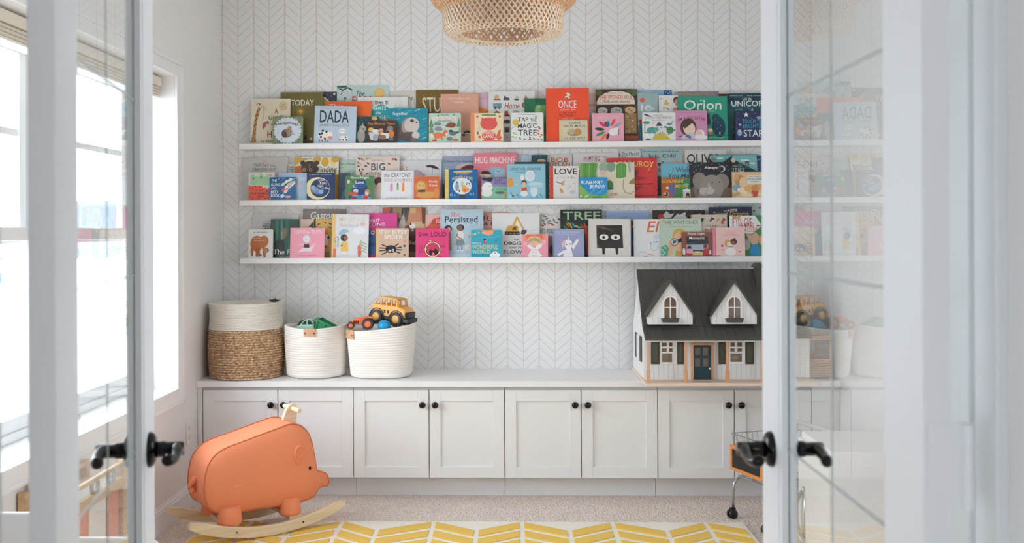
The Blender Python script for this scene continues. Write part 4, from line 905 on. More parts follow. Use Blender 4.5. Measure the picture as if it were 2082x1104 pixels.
B('B', 0, 1, 838, 140, 1356, 'dfe0dd', 'white book with rows of tiny homes and red script in the middle', [T('Home', 1018, 262, 1186, 336, 'b0493f', shear=.2), P([(900, 232), (905, 190), (930, 172), (955, 190), (962, 232)], 'd9ad80'), R(896, 228, 972, 236, '403a36'), P([(1004, 238), (1010, 205), (1024, 180), (1036, 205), (1070, 210), (1074, 238)], '4b5560'), P([(1120, 225), (1185, 225), (1170, 240), (1135, 240)], '4a3c3a'), P([(1140, 220), (1150, 180), (1190, 220)], 'b8b4b4'), P([(1225, 240), (1256, 178), (1290, 240)], 'b8837c'),
  R(890, 272, 984, 326, '6d9fa8'), E(915, 325, 16, 16, '7a3b33'), E(960, 325, 14, 14, 'a7463b'), E(1256, 294, 46, 38, '8a6450'), E(1250, 296, 26, 22, 'b58c72'), E(1250, 296, 10, 9, '6b4838'), P([(1290, 310), (1308, 330), (1230, 332)], '5f4638'), P([(895, 384), (900, 372), (930, 356), (972, 376), (970, 384)], '4f5e58'), P([(1015, 360), (1055, 358), (1060, 395), (1075, 415), (1015, 418)], 'a03b33'), R(1015, 408, 1076, 420, '3d3330'), E(1144, 378, 40, 26, '9aa0a4'), P([(1245, 384), (1262, 360), (1280, 384)], 'b0695c'), E(1042, 482, 40, 24, '7d5a4a'), E(1042, 474, 30, 13, '55392f'), R(1016, 548, 1072, 602, '5c5a56'), R(1034, 568, 1050, 602, '34302c'), *[R(1016 + k * 16, 540, 1026 + k * 16, 550, '5c5a56') for k in range(4)], *[L([(1042 - 40 * math.cos(a), 655 - 40 * math.sin(a)), (1042 + 40 * math.cos(a), 655 + 40 * math.sin(a))], 3, '84847f') for a in (0, .6, 1.2, 1.8, 2.4)]])
B('B', 0, 4, 1091, 382, 1452, 'e6e7e3', 'white board book with bold dark words TAP THE MAGIC TREE and small bright leaves', [T('Christie Matheson', 1175, 392, 1366, 406, '77807e'), T('TAP', 1166, 432, 1284, 480, '343d40'), T('THE', 1306, 446, 1378, 480, '343d40'), T('MAGIC', 1166, 500, 1378, 554, '343d40'), T('TREE', 1166, 572, 1378, 638, '343d40'), E(1144, 490, 38, 38, 'd9bd5b'), L([(1092, 560), (1130, 535), (1170, 540)], 5, '6f7f63'), *[E(x, y, 15, 8, c, r) for x, y, c, r in ((1400, 545, 'c23a34', .5), (1395, 585, 'd9884a', 1), (1432, 632, 'c23a34', .4), (1415, 650, 'd9a85a', .2), (1395, 620, 'd98060', .9), (1120, 610, '7ea06c', .5), (1150, 625, 'c5cf9a', .9), (1110, 650, '9cb88a', .2), (1140, 660, 'e3b8a8', 0), (1190, 670, '4d7357', .8), (1240, 680, '5f8c63', .4), (1300, 660, '3f6b55', 1.2), (1300, 682, 'bb3038', .2), (1345, 675, '4d7357', .6), (1390, 680, 'd98d4c', .3), (1430, 686, '7ea06c', 1), (1410, 560, 'd16b5a', .2))], E(1368, 432, 12, 14, '86b6bd')], rnd=1)
B('B', 0, 2, 1240, 222, 1480, '24714c', 'deep green book with pale round bushes beside the vermilion book', [R(1360, 222, 1480, 290, '1c5c40'), E(1400, 360, 44, 70, '8fb970'), E(1460, 380, 50, 90, '5f9c5e'), R(1360, 420, 1480, 700, '4f9152'), E(1445, 560, 60, 70, '35784a')])
B('B', 0, 3, 1480, 107, 1962, 'f4552f', 'large vermilion red book with white ONCE and darker red lettering', [P([(1700, 165), (1722, 152), (1742, 160), (1758, 182), (1738, 190), (1752, 215), (1735, 222), (1722, 200), (1700, 215), (1690, 205), (1704, 185)], 'e8e0da'), E(1706, 178, 10, 10, '3b3430'), T('ONCE', 1618, 240, 1822, 328, 'e3e3e4'), T('upon an', 1640, 340, 1805, 358, 'efd8cf'), T('ALPHABET', 1620, 370, 1820, 424, 'a82c22', shear=.1), L([(1565, 360), (1590, 430), (1640, 462)], 3, 'b8402c'), L([(1880, 330), (1870, 400), (1840, 450)], 3, 'b8402c'), Q(1660, 440, 1795, 456, 'f3a48d')])
B('B', 0, 4, 1627, 468, 1943, 'd2ccb0', 'small sage-cream board book in front of the vermilion book', [R(1627, 468, 1660, 700, 'dcc392'), T('GUESS', 1734, 484, 1868, 508, '574f42'), T('HOW MUCH', 1684, 518, 1916, 544, '574f42'), E(1795, 610, 80, 34, '8a9a62'), E(1765, 595, 40, 34, 'c2a78c'), E(1835, 595, 40, 36, 'c98f52'), T('I LOVE YOU', 1690, 656, 1912, 682, '574f42')], rnd=1)
B('B', 0, 0, 1880, 162, 2080, 'd6c2b6', 'beige-pink book edge showing between the vermilion and dark brown books', [T('Bianca', 1900, 272, 2022, 304, '5b4c46', shear=.3)])
# crop C
B('C', 0, 4, 78, 388, 430, 'e5a9b8', 'pink board book with a fan of coloured feathers on a white bird', [T('BIRDS OF A COLOR', 135, 424, 386, 446, 'efc6cf'), *[E(270 + 95 * math.cos(a) * q, 575 - 95 * math.sin(a) * q, 46 * q, 17, c, -a) for a, c, q in ((2.45, 'd8414c', 1.05), (2.05, '5b4560', .75), (1.75, '1f7b94', .75), (1.1, 'e0545c', 1), (.55, '9fa5ad', 1.1), (3.05, '2e4038', 1.15), (3.55, '4e8a66', 1.15), (4.0, 'ef7a3c', 1.1), (4.45, '53304a', .8))], E(315, 598, 52, 40, 'ebe9ea'), E(345, 575, 30, 28, 'ebe9ea'), L([(372, 565), (370, 635)], 7, '33302f'), L([(290, 640), (290, 686)], 2, 'cf8f9a'), L([(318, 640), (318, 686)], 2, 'cf8f9a')], rnd=1)
B('C', 0, 1, 119, 117, 586, '4c2a22', 'dark brown book with an arched cream title panel and little room windows', [E(150, 150, 40, 36, '59623f'), E(555, 150, 40, 40, '59623f'), E(500, 140, 40, 20, '4d5938'), P([(130, 285), (132, 250), (160, 200), (220, 160), (290, 138), (420, 138), (490, 160), (540, 200), (556, 250), (558, 285)], 'e0d8c6'), Q(245, 152, 430, 164, '4a3c34'), T('THE WONDERFUL', 162, 176, 532, 236, 'cf4a50', bend=-14), T('Fluffy Little Squishy', 196, 236, 510, 276, '8a2530', shear=.3), R(126, 300, 258, 690, '3a2019'), R(272, 300, 428, 690, '3a2019'), R(438, 300, 578, 620, '5b3a28'), E(195, 360, 56, 44, 'b9bdb4'), E(350, 360, 66, 46, 'a8b0a6'), E(505, 350, 62, 40, 'c9ab7c'), R(442, 390, 572, 610, 'a8875a'), *[E(x, y, 9, 7, c) for x, y, c in ((350, 345, 'b8323a'), (380, 355, '2d4a44'), (180, 350, '4a7a66'), (210, 365, 'b8403c'), (490, 340, '8f2f2d'), (520, 360, '30302c'), (470, 430, 'd9c9a0'), (500, 440, '3a2c22'), (530, 470, 'e3d3ac'), (480, 500, 'c7a45e'), (520, 540, 'e6dcc0'), (460, 560, '4a3626'), (550, 420, '6a4a30'), (545, 570, 'd2b676'), (490, 590, 'e8dcbc'))], R(440, 640, 586, 690, 'a5502f')])
B('C', 0, 1, 588, 160, 815, '9fb7b8', 'grey-teal book with white curly letters and an orange dot', [E(640, 236, 28, 26, 'e0613a'), T('ie', 624, 270, 745, 362, 'e2e6e4'), L([(740, 340), (778, 330)], 14, 'e2e6e4'), E(612, 480, 20, 24, 'b1473a'), P([(590, 520), (630, 490), (632, 690), (590, 690)], '3c6f76')])
B('C', 0, 0, 588, 127, 972, '8fb9d2', 'pale blue book behind the grey-teal one with a starry dark blue strip', [P([(588, 127), (760, 127), (700, 200), (588, 200)], 'a9cadd'), R(882, 127, 972, 330, '20558e'), *dots([(905, 150), (950, 145), (930, 165), (955, 172)], 5, 'e8eef2')])
B('C', 0, 1, 824, 186, 1040, 'e5e3df', 'white book with a yellow pear shape and a half-seen child', [E(910, 278, 28, 18, 'd9b556'), E(906, 252, 14, 18, 'd9b556'), Q(845, 212, 874, 234, '9a8f7c'), E(1020, 240, 34, 40, '6b4636'), E(1024, 262, 22, 32, 'd8a993'), E(1018, 290, 10, 8, 'b24c4a'), E(880, 328, 12, 10, 'cf9c54'), L([(905, 320), (935, 345)], 8, '4d4a44'), E(1010, 345, 28, 22, 'cf8a86')])
B('C', 0, 4, 640, 380, 1008, 'e3e3e0', 'white board book of little dinosaurs with a yellow spiny one at the bottom', [Q(770, 402, 866, 414, '6b6f6e'), T('COLOURFUL WORLD PREHISTORIC', 668, 424, 972, 450, '8d7b86'), Q(742, 458, 894, 470, '6b6f6e'), P([(650, 392), (690, 396), (720, 412), (762, 418), (720, 424), (690, 418), (668, 410)], '363f55'), L([(666, 500), (664, 600)], 9, '6d6180'), E(685, 492, 40, 18, '6f9487'), P([(786, 530), (815, 488), (835, 488), (862, 530)], '3f4a68'), E(825, 490, 12, 7, 'd9574e'), E(745, 578, 60, 36, '4fa093'), E(795, 570, 26, 26, '79a99f'), E(680, 605, 24, 8, '4fa093'), R(710, 600, 724, 620, '4fa093'), R(765, 600, 780, 620, '4fa093'), E(940, 510, 30, 14, '4c9aa8'), L([(955, 505), (975, 480), (990, 478)], 9, '4c9aa8'), E(945, 580, 40, 42, '4d7f56', .5), L([(925, 560), (895, 540), (880, 545)], 18, '4d7f56'), L([(965, 600), (1002, 570)], 12, '4d7f56'), R(925, 610, 938, 634, '4d7f56'), P([(740, 684), (770, 640), (820, 612), (870, 618), (920, 650), (950, 684)], 'cbb445'), *[P([(x, y), (x + 8, y - 22), (x + 18, y)], '7c8a4c') for x, y in ((775, 636), (800, 620), (826, 612), (852, 612), (878, 622), (902, 638))], E(700, 680, 32, 10, '5b6a80'), E(850, 550, 16, 6, '8ca7c0'), E(760, 500, 10, 6, 'd9c06a')], rnd=1)
B('C', 0, 0, 1008, 144, 1496, '8d7f98', 'dusky purple book with yellow-green lettering behind the teal-green book', [R(1008, 144, 1040, 200, '8db3c2'), T('MISUNDERSTOOD', 1032, 152, 1464, 190, 'b9bd5c')])
B('C', 0, 2, 1037, 198, 1590, '259a80', 'teal-green book with big white Orion lettering and a dark starry figure', [T('Orion', 1105, 236, 1525, 346, 'e9efea', shear=.05), T('and the', 1284, 232, 1342, 246, 'e9efea'), Q(1200, 352, 1452, 376, '7cc7b0'), E(1490, 540, 72, 120, '163f56', -.1), E(1460, 440, 44, 46, '174a5e'), R(1450, 610, 1540, 640, '123648'), L([(1430, 500), (1422, 580)], 20, '163f56'), *dots([(1480, 490), (1510, 530), (1470, 560), (1520, 590), (1490, 610), (1450, 450)], 4, '7fc2c0'), P([(1360, 400), (1385, 380), (1400, 510), (1362, 515)], '12343a'), E(1394, 580, 26, 24, 'ecdcc6'), R(1380, 596, 1408, 625, 'e08a52'), R(1360, 630, 1590, 640, '17705f'), E(1500, 612, 10, 14, '8fb6b8'), Q(1380, 655, 1540, 672, '8fd0b0')])
B('C', 0, 4, 1006, 357, 1362, 'c98fb2', 'lilac-pink book with a brown-haired girl holding a white bundle', [T('JOANNA COLE', 1050, 370, 1312, 384, '9a5f86'), T("I'M A BIG SISTER", 1036, 420, 1342, 480, '8a2744', bend=-44), E(1150, 545, 90, 100, '4c3b34'), E(1160, 560, 66, 76, 'e9cbb8', -.3), P([(1080, 520), (1160, 450), (1235, 500), (1190, 500), (1110, 560)], '4c3b34'), P([(1075, 640), (1180, 600), (1240, 640), (1240, 684), (1075, 684)], 'c8c2d4'), P([(1110, 615), (1180, 645), (1175, 680), (1120, 650)], '566b96'), L([(1040, 650), (1085, 640)], 8, '3b2f35'), E(1278, 615, 52, 44, 'ece4e0'), E(1265, 610, 36, 34, 'e3bfb2'), E(1290, 660, 70, 32, 'e9e3e6')])
B('C', 0, 0, 1498, 170, 1606, '4b211f', 'dark red-brown book sliver left of the unicorn title book')
B('C', 0, 1, 1592, 165, 2120, '1c5560', 'dark teal book with a white UNICORN title at the glass door edge', [R(1592, 165, 2120, 260, '1a3d4a'), Q(1622, 180, 1765, 192, '9fc2c4'), Q(1812, 180, 1990, 192, '9fc2c4'), T('Uni the', 1764, 204, 1866, 242, 'e8efed'), T('UNICORN', 1636, 244, 2060, 308, 'e8efed'), Q(1672, 338, 1760, 348, '9fc2c4'), P([(1850, 360), (1870, 330), (1880, 360)], 'dfe6e4'), L([(1790, 310), (1850, 345)], 3, '8fb3b4'), *[E(x, y, 16, 12, c) for x, y, c in ((1650, 400, '345a48'), (1645, 440, '7a2f36'), (1660, 490, '2c4a3e'), (1645, 540, '8a3a3a'), (1660, 590, '46604a'), (1645, 640, '6f2a30'))]])
B('C', 0, 4, 1678, 362, 2060, '27335a', 'navy board book with a white star and pale lettering at the glass door edge', [S(1798, 402, 34, 'eef0f0'), T('TOUCH', 1755, 452, 1900, 496, '45a3bd'), T('THE', 1918, 466, 1990, 496, '45a3bd'), T('BRIGHTEST', 1758, 508, 2020, 554, '3fa0ba'), T('STAR', 1765, 574, 1990, 650, 'dde3ea'), P([(1710, 500), (1730, 510), (1745, 505), (1735, 520), (1722, 530)], 'cdd3da'), E(1722, 608, 26, 34, '8fa7bf'), E(1720, 584, 18, 16, 'b7c7d6'), E(1940, 438, 26, 18, '8ea3c0'), L([(1685, 500), (1695, 460), (1720, 440)], 3, '7d8cab'), *dots([(1700, 380), (1900, 390), (1850, 440), (1690, 560)], 4, 'b9c4d8')], rnd=1)
# ---- middle row
B('D', 1, 0, 60, 140, 574, 'cfcbc8', 'pale grey book with pencilled capital letters, leftmost of the middle ledge', [L([(155, 208), (460, 200), (455, 290), (160, 296), (155, 208)], 3, 'a7a3a0'), T('THE DAY the', 190, 210, 425, 246, '5f5f62', shear=.1), T('CRAYONS QUIT', 178, 254, 445, 292, '5f5f62', shear=.1), E(305, 185, 12, 9, 'b5b0ab')])
B('D', 1, 3, 132, 306, 424, 'd9d9d3', 'small board book with a pale green croc top and a coral watermelon bottom', [P([(150, 450), (155, 350), (180, 325), (210, 345), (240, 355), (258, 318), (280, 312), (300, 345), (380, 365), (424, 375), (424, 450)], 'a3cfa2'), *dots([(186, 374), (272, 360)], 8, K_), P([(132, 456), (280, 456), (300, 480), (340, 490), (424, 470), (424, 618), (132, 618)], 'ec6450'), T('THE', 245, 500, 298, 520, '4a2a24'), T('WATERMELON', 162, 530, 400, 556, '4a2a24'), T('SEED', 230, 564, 312, 588, '4a2a24'), *dots([(150, 480), (210, 466), (260, 474), (182, 490), (160, 580), (180, 600), (320, 480), (340, 520), (250, 600), (350, 510), (220, 510), (322, 596), (150, 540)], 6, '3a2420'), Q(330, 328, 400, 350, 'd9a184'), E(134, 530, 12, 22, '8cba84')], rnd=1)
B('D', 1, 4, 368, 362, 660, '1b5d8c', 'small blue board book with stacked white words and a white stair', [T('THE', 398, 384, 448, 416, 'e4ebf0'), T('GOING', 386, 428, 488, 462, 'e4ebf0'), T('TO', 398, 472, 446, 498, 'e4ebf0'), T('BED', 386, 508, 462, 544, 'e4ebf0'), T('BOOK', 386, 548, 482, 584, 'e4ebf0'), P([(492, 575), (655, 400), (655, 440), (520, 590), (492, 590)], 'e3e6ea'), P([(520, 550), (655, 430), (655, 452), (540, 570)], '2c6d99'), *[E(x, y, 26, 16, c, -.6) for x, y, c in ((530, 500, 'd85a6a'), (560, 470, 'e8dcd0'), (520, 440, 'b9d6b8'), (560, 410, 'e9e3da'), (600, 390, 'd9dfe4'), (590, 440, 'e3b9a0'), (550, 520, 'e9d4c6'), (625, 420, 'a9c6b8'))], *dots([(520, 375), (470, 380), (640, 380), (390, 490), (490, 560), (380, 600)], 5, 'dfe6ec'), E(575, 580, 34, 14, 'd9a6a0')], rnd=1)
B('D', 1, 0, 560, 214, 656, 'd9d6d0', 'narrow off-white book edge beside the yellow bear book', [Q(580, 236, 640, 258, '55504c'), Q(582, 262, 640, 284, '55504c'), Q(584, 290, 640, 304, '55504c')])
B('D', 1, 3, 466, 314, 792, 'a5bfd6', 'sky blue book with faint pink coral behind the blue stair book', [*[L([(700, 480), (700 + 34 * math.cos(a), 440 + 46 * math.sin(a))], 7, 'd3b3bd') for a in np.linspace(2.4, 6.6, 8)], Q(700, 350, 785, 400, 'cbdbe8'), L([(480, 330), (480, 600)], 3, '8fabc6')])
B('D', 1, 1, 640, 132, 1136, 'e3dcc4', 'yellow-leaved book with a dark brown bear face and the word Finding', [P([(640, 132), (655, 132), (650, 330), (635, 330)], 'c99b34'), P([(655, 160), (840, 145), (700, 190), (655, 230)], 'b8a25a'), L([(655, 145), (830, 155)], 6, '6f6440'), P([(648, 330), (650, 240), (735, 222), (745, 330)], 'c25f3c'), *[E(x, y, 42, 52, c, r) for x, y, c, r in ((890, 170, 'd3a43e', .6), (985, 190, 'd3a63f', 0), (1080, 170, 'e5cd8a', .3), (1105, 150, 'd3a43e', .8), (680, 150, 'd3a63f', .4), (1110, 400, 'd3a43e', 0))], E(812, 260, 92, 84, '43332b'), E(735, 200, 28, 28, '43332b'), E(890, 200, 28, 26, '43332b'), E(812, 245, 14, 40, '6a5142'), E(752, 276, 20, 22, 'b08a5c'), E(824, 278, 18, 18, 'b9813f'), *dots([(752, 276), (824, 278)], 8, K_), T('Finding', 898, 240, 1118, 322, '35332f', shear=.15), R(1092, 330, 1136, 600, 'cf9f3a')])
B('D', 1, 4, 784, 314, 1096, '1f3765', 'navy book with a large cream crescent moon cradling a sleeping pair', [('m', 905, 485, 138, 126, 62, -10, 'e3d6a2'), Q(812, 326, 920, 336, 'a9b6cc'), Q(940, 326, 1058, 336, 'a9b6cc'), T('I Love', 896, 376, 978, 402, 'd9dde6'), T('You', 920, 404, 998, 442, 'f0f0ee'), T('Night', 902, 444, 972, 480, 'd9dde6', shear=.2), T('Day', 985, 470, 1046, 502, 'f0f0ee', shear=.2), T('and', 950, 478, 978, 490, 'd9dde6'), E(880, 505, 54, 34, '7f93b4', .5), E(855, 475, 26, 26, '93a5c0'), E(915, 530, 46, 20, '6f86ab'), P([(925, 500), (972, 504), (962, 548), (918, 542)], '7fb7c9')])
B('D', 1, 0, 1150, 172, 1400, 'b9cbbd', 'pale sage book with dark script, between the bear book and the floral one', [T('for a House', 1155, 188, 1318, 226, '5d6f66', shear=.4), L([(1150, 260), (1210, 240)], 5, '7d8f7c'), E(1290, 300, 60, 30, 'a8c2ae')])
B('D', 1, 2, 1142, 312, 1262, '4b5b73', 'slate blue book sliver with a dark elephant shape left of the camping book', [E(1205, 420, 50, 110, '39465a'), L([(1165, 480), (1160, 590)], 22, '2f3948'), L([(1210, 500), (1212, 590)], 24, '5a6a80')])
B('D', 1, 1, 1328, 126, 1818, 'd9cdc2', 'cream book with a wreath of red flowers and the dark blue word BIG', [T("HENRY'S", 1505, 158, 1640, 186, 'b98a7e', bend=-8), T('BIG', 1500, 202, 1656, 282, '2f4a5c'), T('MOVING', 1440, 300, 1614, 338, '5b4540', bend=-12), *[E(x, y, 17, 10, c, r) for x, y, c, r in ((1395, 155, 'b5452f', .4), (1365, 152, '4a4540', .8), (1355, 195, '7d8a80', 1), (1410, 165, 'd08a6a', .2), (1358, 235, 'b5452f', .2), (1385, 215, 'c8b0a0', 1.2), (1405, 270, 'c0563a', .5), (1370, 280, '4d4742', 1.4), (1390, 320, 'b5452f', .9), (1465, 205, 'b5452f', .6), (1440, 235, '5d544c', .4), (1745, 158, 'b5452f', .3), (1775, 162, '4a4540', .8), (1700, 210, 'b5452f', .2), (1450, 150, '9aa090', .7), (1480, 150, 'aeb2a4', .3), (1390, 300, '8c9a90', 0))]])
B('D', 1, 4, 1215, 344, 1530, '4f7d55', 'small green board book showing a blue night lake through tent flaps', [P([(1250, 600), (1330, 392), (1432, 392), (1500, 600)], '22406f'), E(1375, 450, 70, 40, '2c5490'), T('Good Night', 1270, 350, 1478, 384, 'f0f1ea'), T('Lake', 1328, 398, 1422, 432, 'f0f1ea'), ('m', 1320, 462, 20, 18, 8, -6, 'e8e4cf'), E(1330, 515, 30, 24, 'c9c6d6'), E(1300, 545, 56, 22, 'b5553d'), E(1460, 530, 30, 36, 'b9834e'), E(1452, 545, 18, 22, 'e3c0a6'), P([(1270, 600), (1300, 560), (1460, 560), (1510, 600)], '6e96c2'), E(1310, 590, 40, 14, '94303a'), E(1440, 586, 30, 18, 'c0392f'), E(1250, 410, 16, 22, 'dccfa8'), R(1350, 560, 1400, 600, '4f7fb8')], rnd=1)
B('E', 1, 0, -258, 174, 316, 'd6d7d9', 'white book with gold capital letters and a dark open umbrella', [T('MARY', -228, 232, -58, 284, 'c39a5e'), P([(132, 235), (175, 222), (225, 226), (270, 250), (294, 278), (250, 268), (215, 260), (190, 250), (160, 252)], '4a2e30'), L([(215, 255), (206, 330)], 3, '3a3030'), P([(0, 300), (35, 272), (70, 290), (140, 340), (120, 350), (40, 300), (10, 320)], 'd9a7ae')])
B('D', 1, 2, 1530, 358, 1700, 'e0d7cf', 'off-white book edge with a tuft of curly brown hair behind the crayon book', [E(1590, 410, 54, 52, '5b4036'), E(1600, 480, 44, 60, 'e6cdbf'), L([(1545, 470), (1575, 480)], 5, '4a3530'), E(1560, 395, 24, 24, '6b4c40'), L([(1540, 590), (1600, 596)], 6, 'b9a79c')])
B('D', 1, 3, 1616, 292, 1978, 'dedfe2', 'white board book with three upright crayons in pink, green and orange', [T('the CRAYONS’', 1645, 314, 1945, 360, '6d6d72', shear=.08), T('BOOK of NUMBERS', 1648, 372, 1955, 410, 'b9a1a0'), R(1714, 450, 1744, 520, 'd793b4'), P([(1714, 450), (1729, 425), (1744, 450)], 'd793b4'), R(1786, 445, 1810, 505, '93b56a'), P([(1788, 445), (1798, 415), (1808, 445)], '3d3f34'), R(1848, 440, 1872, 520, 'e59a52'), P([(1848, 440), (1860, 405), (1872, 440)], 'e59a52'), Q(1670, 586, 1900, 602, 'b5b5ba')], rnd=1)
B('E', 1, 4, 6, 354, 292, 'd2693f', 'small orange board book with a sandy lion curled on it', [E(90, 470, 70, 74, 'c98f4e'), E(85, 460, 44, 50, 'd8aa6e'), E(150, 560, 120, 40, 'd19a58'), *dots([(70, 450), (110, 455)], 5, K_), E(95, 515, 46, 14, '51382a'), E(260, 540, 30, 60, 'd98a4a'), T('Daddy', 178, 396, 272, 428, 'f1e2d2'), T('Kisses', 180, 436, 272, 464, 'f1e2d2')], rnd=1)
B('E', 1, 0, 322, 128, 700, '9aa5bd', 'blue-to-lavender book with flowing dark script behind the round scene book', [R(322, 128, 350, 330, '7fa0b0'), R(330, 128, 420, 150, 'a79fb8'), T("I'd Know You Anywhere", 325, 166, 690, 204, '4c4f68', shear=.45), E(590, 255, 120, 50, 'd6bcbd'), E(600, 262, 80, 36, '6a3a34', -.3), P([(300, 440), (345, 430), (350, 590), (300, 590)], '3c3f42'), E(318, 470, 20, 30, '5b4a46')])
B('E', 1, 4, 352, 272, 716, '1c66a0', 'bright blue board book with a white round scene and a striped yellow spine', [R(352, 272, 394, 600, 'e5cb72'), *[R(352, 290 + k * 22, 394, 298 + k * 22, 'd2b354') for k in range(14)], P([(438, 300), (470, 290), (640, 284), (668, 296), (640, 306), (470, 310)], 'd9b667'), T('THE WONDERFUL', 476, 318, 622, 332, 'e6d7b0'), T('WIZARD OF OZ', 428, 342, 664, 400, 'ead6a0', bend=-46), E(545, 460, 106, 94, 'd7e0e6'), P([(470, 435), (488, 400), (506, 435)], '5d6b8c'), E(488, 470, 22, 44, '8e98a6'), E(545, 440, 16, 40, 'b5c4b4'), E(580, 500, 44, 30, 'dd9a4a'), E(568, 470, 22, 22, 'd9a860'), R(560, 500, 590, 530, 'd9734a'), ('l', [(590, 450), (600, 424), (628, 428), (630, 470)], 8, '4a4550'), E(514, 515, 8, 12, K_), P([(512, 592), (520, 556), (574, 556), (582, 592)], '4a352c'), Q(410, 546, 470, 574, 'a9c2d4'), Q(628, 540, 682, 566, 'a9c2d4')], rnd=1)
B('E', 1, 1, 674, 90, 1156, 'e38591', 'rose pink book titled HUG MACHINE with a blue mailbox', [T('HUG MACHINE', 692, 128, 1138, 204, 'f0e3e2'), P([(832, 360), (836, 280), (870, 248), (990, 246), (1020, 270), (1030, 360)], '8fb6c6'), P([(905, 360), (910, 270), (1015, 268), (1026, 360)], 'a3c6d2'), L([(925, 285), (945, 298), (970, 286)], 6, '3d5c6a'), E(800, 330, 62, 38, 'eccfc2'), P([(745, 320), (770, 292), (830, 290), (870, 310), (860, 330)], '3a2d2b'), L([(780, 345), (800, 352)], 4, K_)])
B('E', 1, 3, 758, 364, 1046, '8f84b0', 'lilac and green board book with a white whale, left of the pale blue book', [R(758, 470, 1046, 600, '8fc0a0'), R(758, 364, 1046, 372, '4a4250'), P([(758, 364), (905, 364), (850, 400), (780, 398)], '2b2627'), E(850, 390, 36, 20, K_), T('BABY', 910, 380, 998, 408, '4f4672'), T('BELUGA', 900, 414, 1034, 440, '4f4672'), E(825, 480, 60, 66, 'ece9e4', .3), E(820, 540, 62, 40, 'e4e6e2'), L([(840, 465), (878, 455)], 5, '7b7574'), E(960, 500, 90, 24, '6eb089'), E(970, 535, 60, 14, '5a6a66'), L([(905, 500), (925, 490)], 6, 'e6e9e6'), ('l', [(1030, 520), (1012, 540), (1022, 588)], 16, 'd9a03f')], rnd=1)
B('E', 1, 4, 1042, 214, 1474, '8fc0d0', 'pale blue book with white bathroom fixtures and a toddler in red', [T('LOVE YOU FOREVER', 1084, 252, 1426, 282, '35506e'), Q(1130, 296, 1356, 306, '5f7f92'), E(1302, 345, 54, 62, 'dfe4e8'), E(1302, 345, 42, 50, 'cfd8df'), E(1216, 362, 22, 34, 'dfe6ea'), E(1365, 440, 80, 26, 'b9d5de'), E(1345, 520, 40, 60, 'cfdfe4'), R(1305, 450, 1440, 480, 'a9cbd8'), E(1234, 425, 30, 34, '6b3f30'), E(1234, 438, 22, 24, 'e3b79a'), P([(1205, 480), (1265, 470), (1268, 510), (1210, 515)], 'c95742'), E(1235, 545, 40, 32, 'dfe1dd'), P([(1050, 370), (1105, 366), (1110, 465), (1052, 468)], 'd9973c'), *[E(x, y, 14, 10, c, .5) for x, y, c in ((1130, 390, 'e0b870'), (1150, 440, 'd8cfa8'), (1090, 540, '5f98ac'), (1110, 570, '7a4a44'), (1160, 560, '4f90a8'), (1080, 580, 'cfe0e4'), (1180, 580, '6fa7b8'), (1420, 560, '4f90a8'), (1440, 580, '67a5b8'), (1300, 585, '7fb3c2'), (1180, 480, 'd9b59a'), (1380, 580, '5d9bb0'))]])
B('E', 1, 2, 1126, 190, 1510, '245158', 'dark teal book standing behind the pale blue toddler book', [R(1126, 190, 1510, 206, '1d4349')])
B('E', 1, 0, 1150, 116, 1330, 'c5d2df', 'very pale blue book behind the rose pink one', [R(1195, 116, 1204, 260, 'afc2d4'), R(1220, 116, 1226, 260, 'd6dfe8')])
B('E', 1, 1, 1322, 112, 1494, '1d4a50', 'small dark green book with a tan hump, left of the red dotted spine', [E(1430, 178, 48, 24, 'c9a076'), *dots([(1380, 130), (1420, 126), (1470, 120), (1350, 150)], 3, 'aebf9c'), R(1322, 112, 1494, 118, '143a40')])
B('E', 1, 0, 1500, 110, 1772, 'd4d2cd', 'off-white book with chunky red-orange letters above the dotted spine', [T('BOB', 1540, 140, 1732, 188, 'c2502e'), T('DYLAN', 1520, 194, 1748, 240, 'b8452c'), L([(1540, 190), (1735, 190)], 4, '3f3330')])
B('E', 1, 3, 1514, 237, 1846, 'dcdad5', 'white board book with thin serif LOVE and a red spine with white dots', [R(1514, 237, 1562, 600, 'd9402f'), *dots([(1526 + 22 * (k % 2), 256 + k * 24) for k in range(14)], 3.5, 'f0d9d0'), T('LOVE', 1578, 262, 1826, 328, K_), T('is You & Me', 1592, 346, 1806, 378, 'c9bda8'), L([(1590, 410), (1640, 430), (1690, 405)], 9, '77706a'), E(1665, 435, 22, 16, 'd6a063', .5), E(1652, 515, 18, 30, 'd39a5a', -.4), L([(1715, 500), (1760, 450)], 4, '6f6b66'), E(1775, 530, 34, 24, 'c4c2bf'), *dots([(1730, 440), (1640, 490), (1760, 480), (1790, 430)], 5, '9a958e')], rnd=1)
B('E', 1, 0, 1782, 88, 2310, 'dcd8d6', 'white book with small curved red capitals behind the striped green book', [T('IN MY HEART', 1900, 118, 2160, 180, 'b5605a', bend=-20, shear=.2), E(2095, 160, 40, 44, 'e3e0dd'), L([(2060, 170), (2075, 130), (2110, 120), (2135, 150)], 3, '4a4a4a'), *dots([(2040, 172), (2075, 168)], 7, K_)])
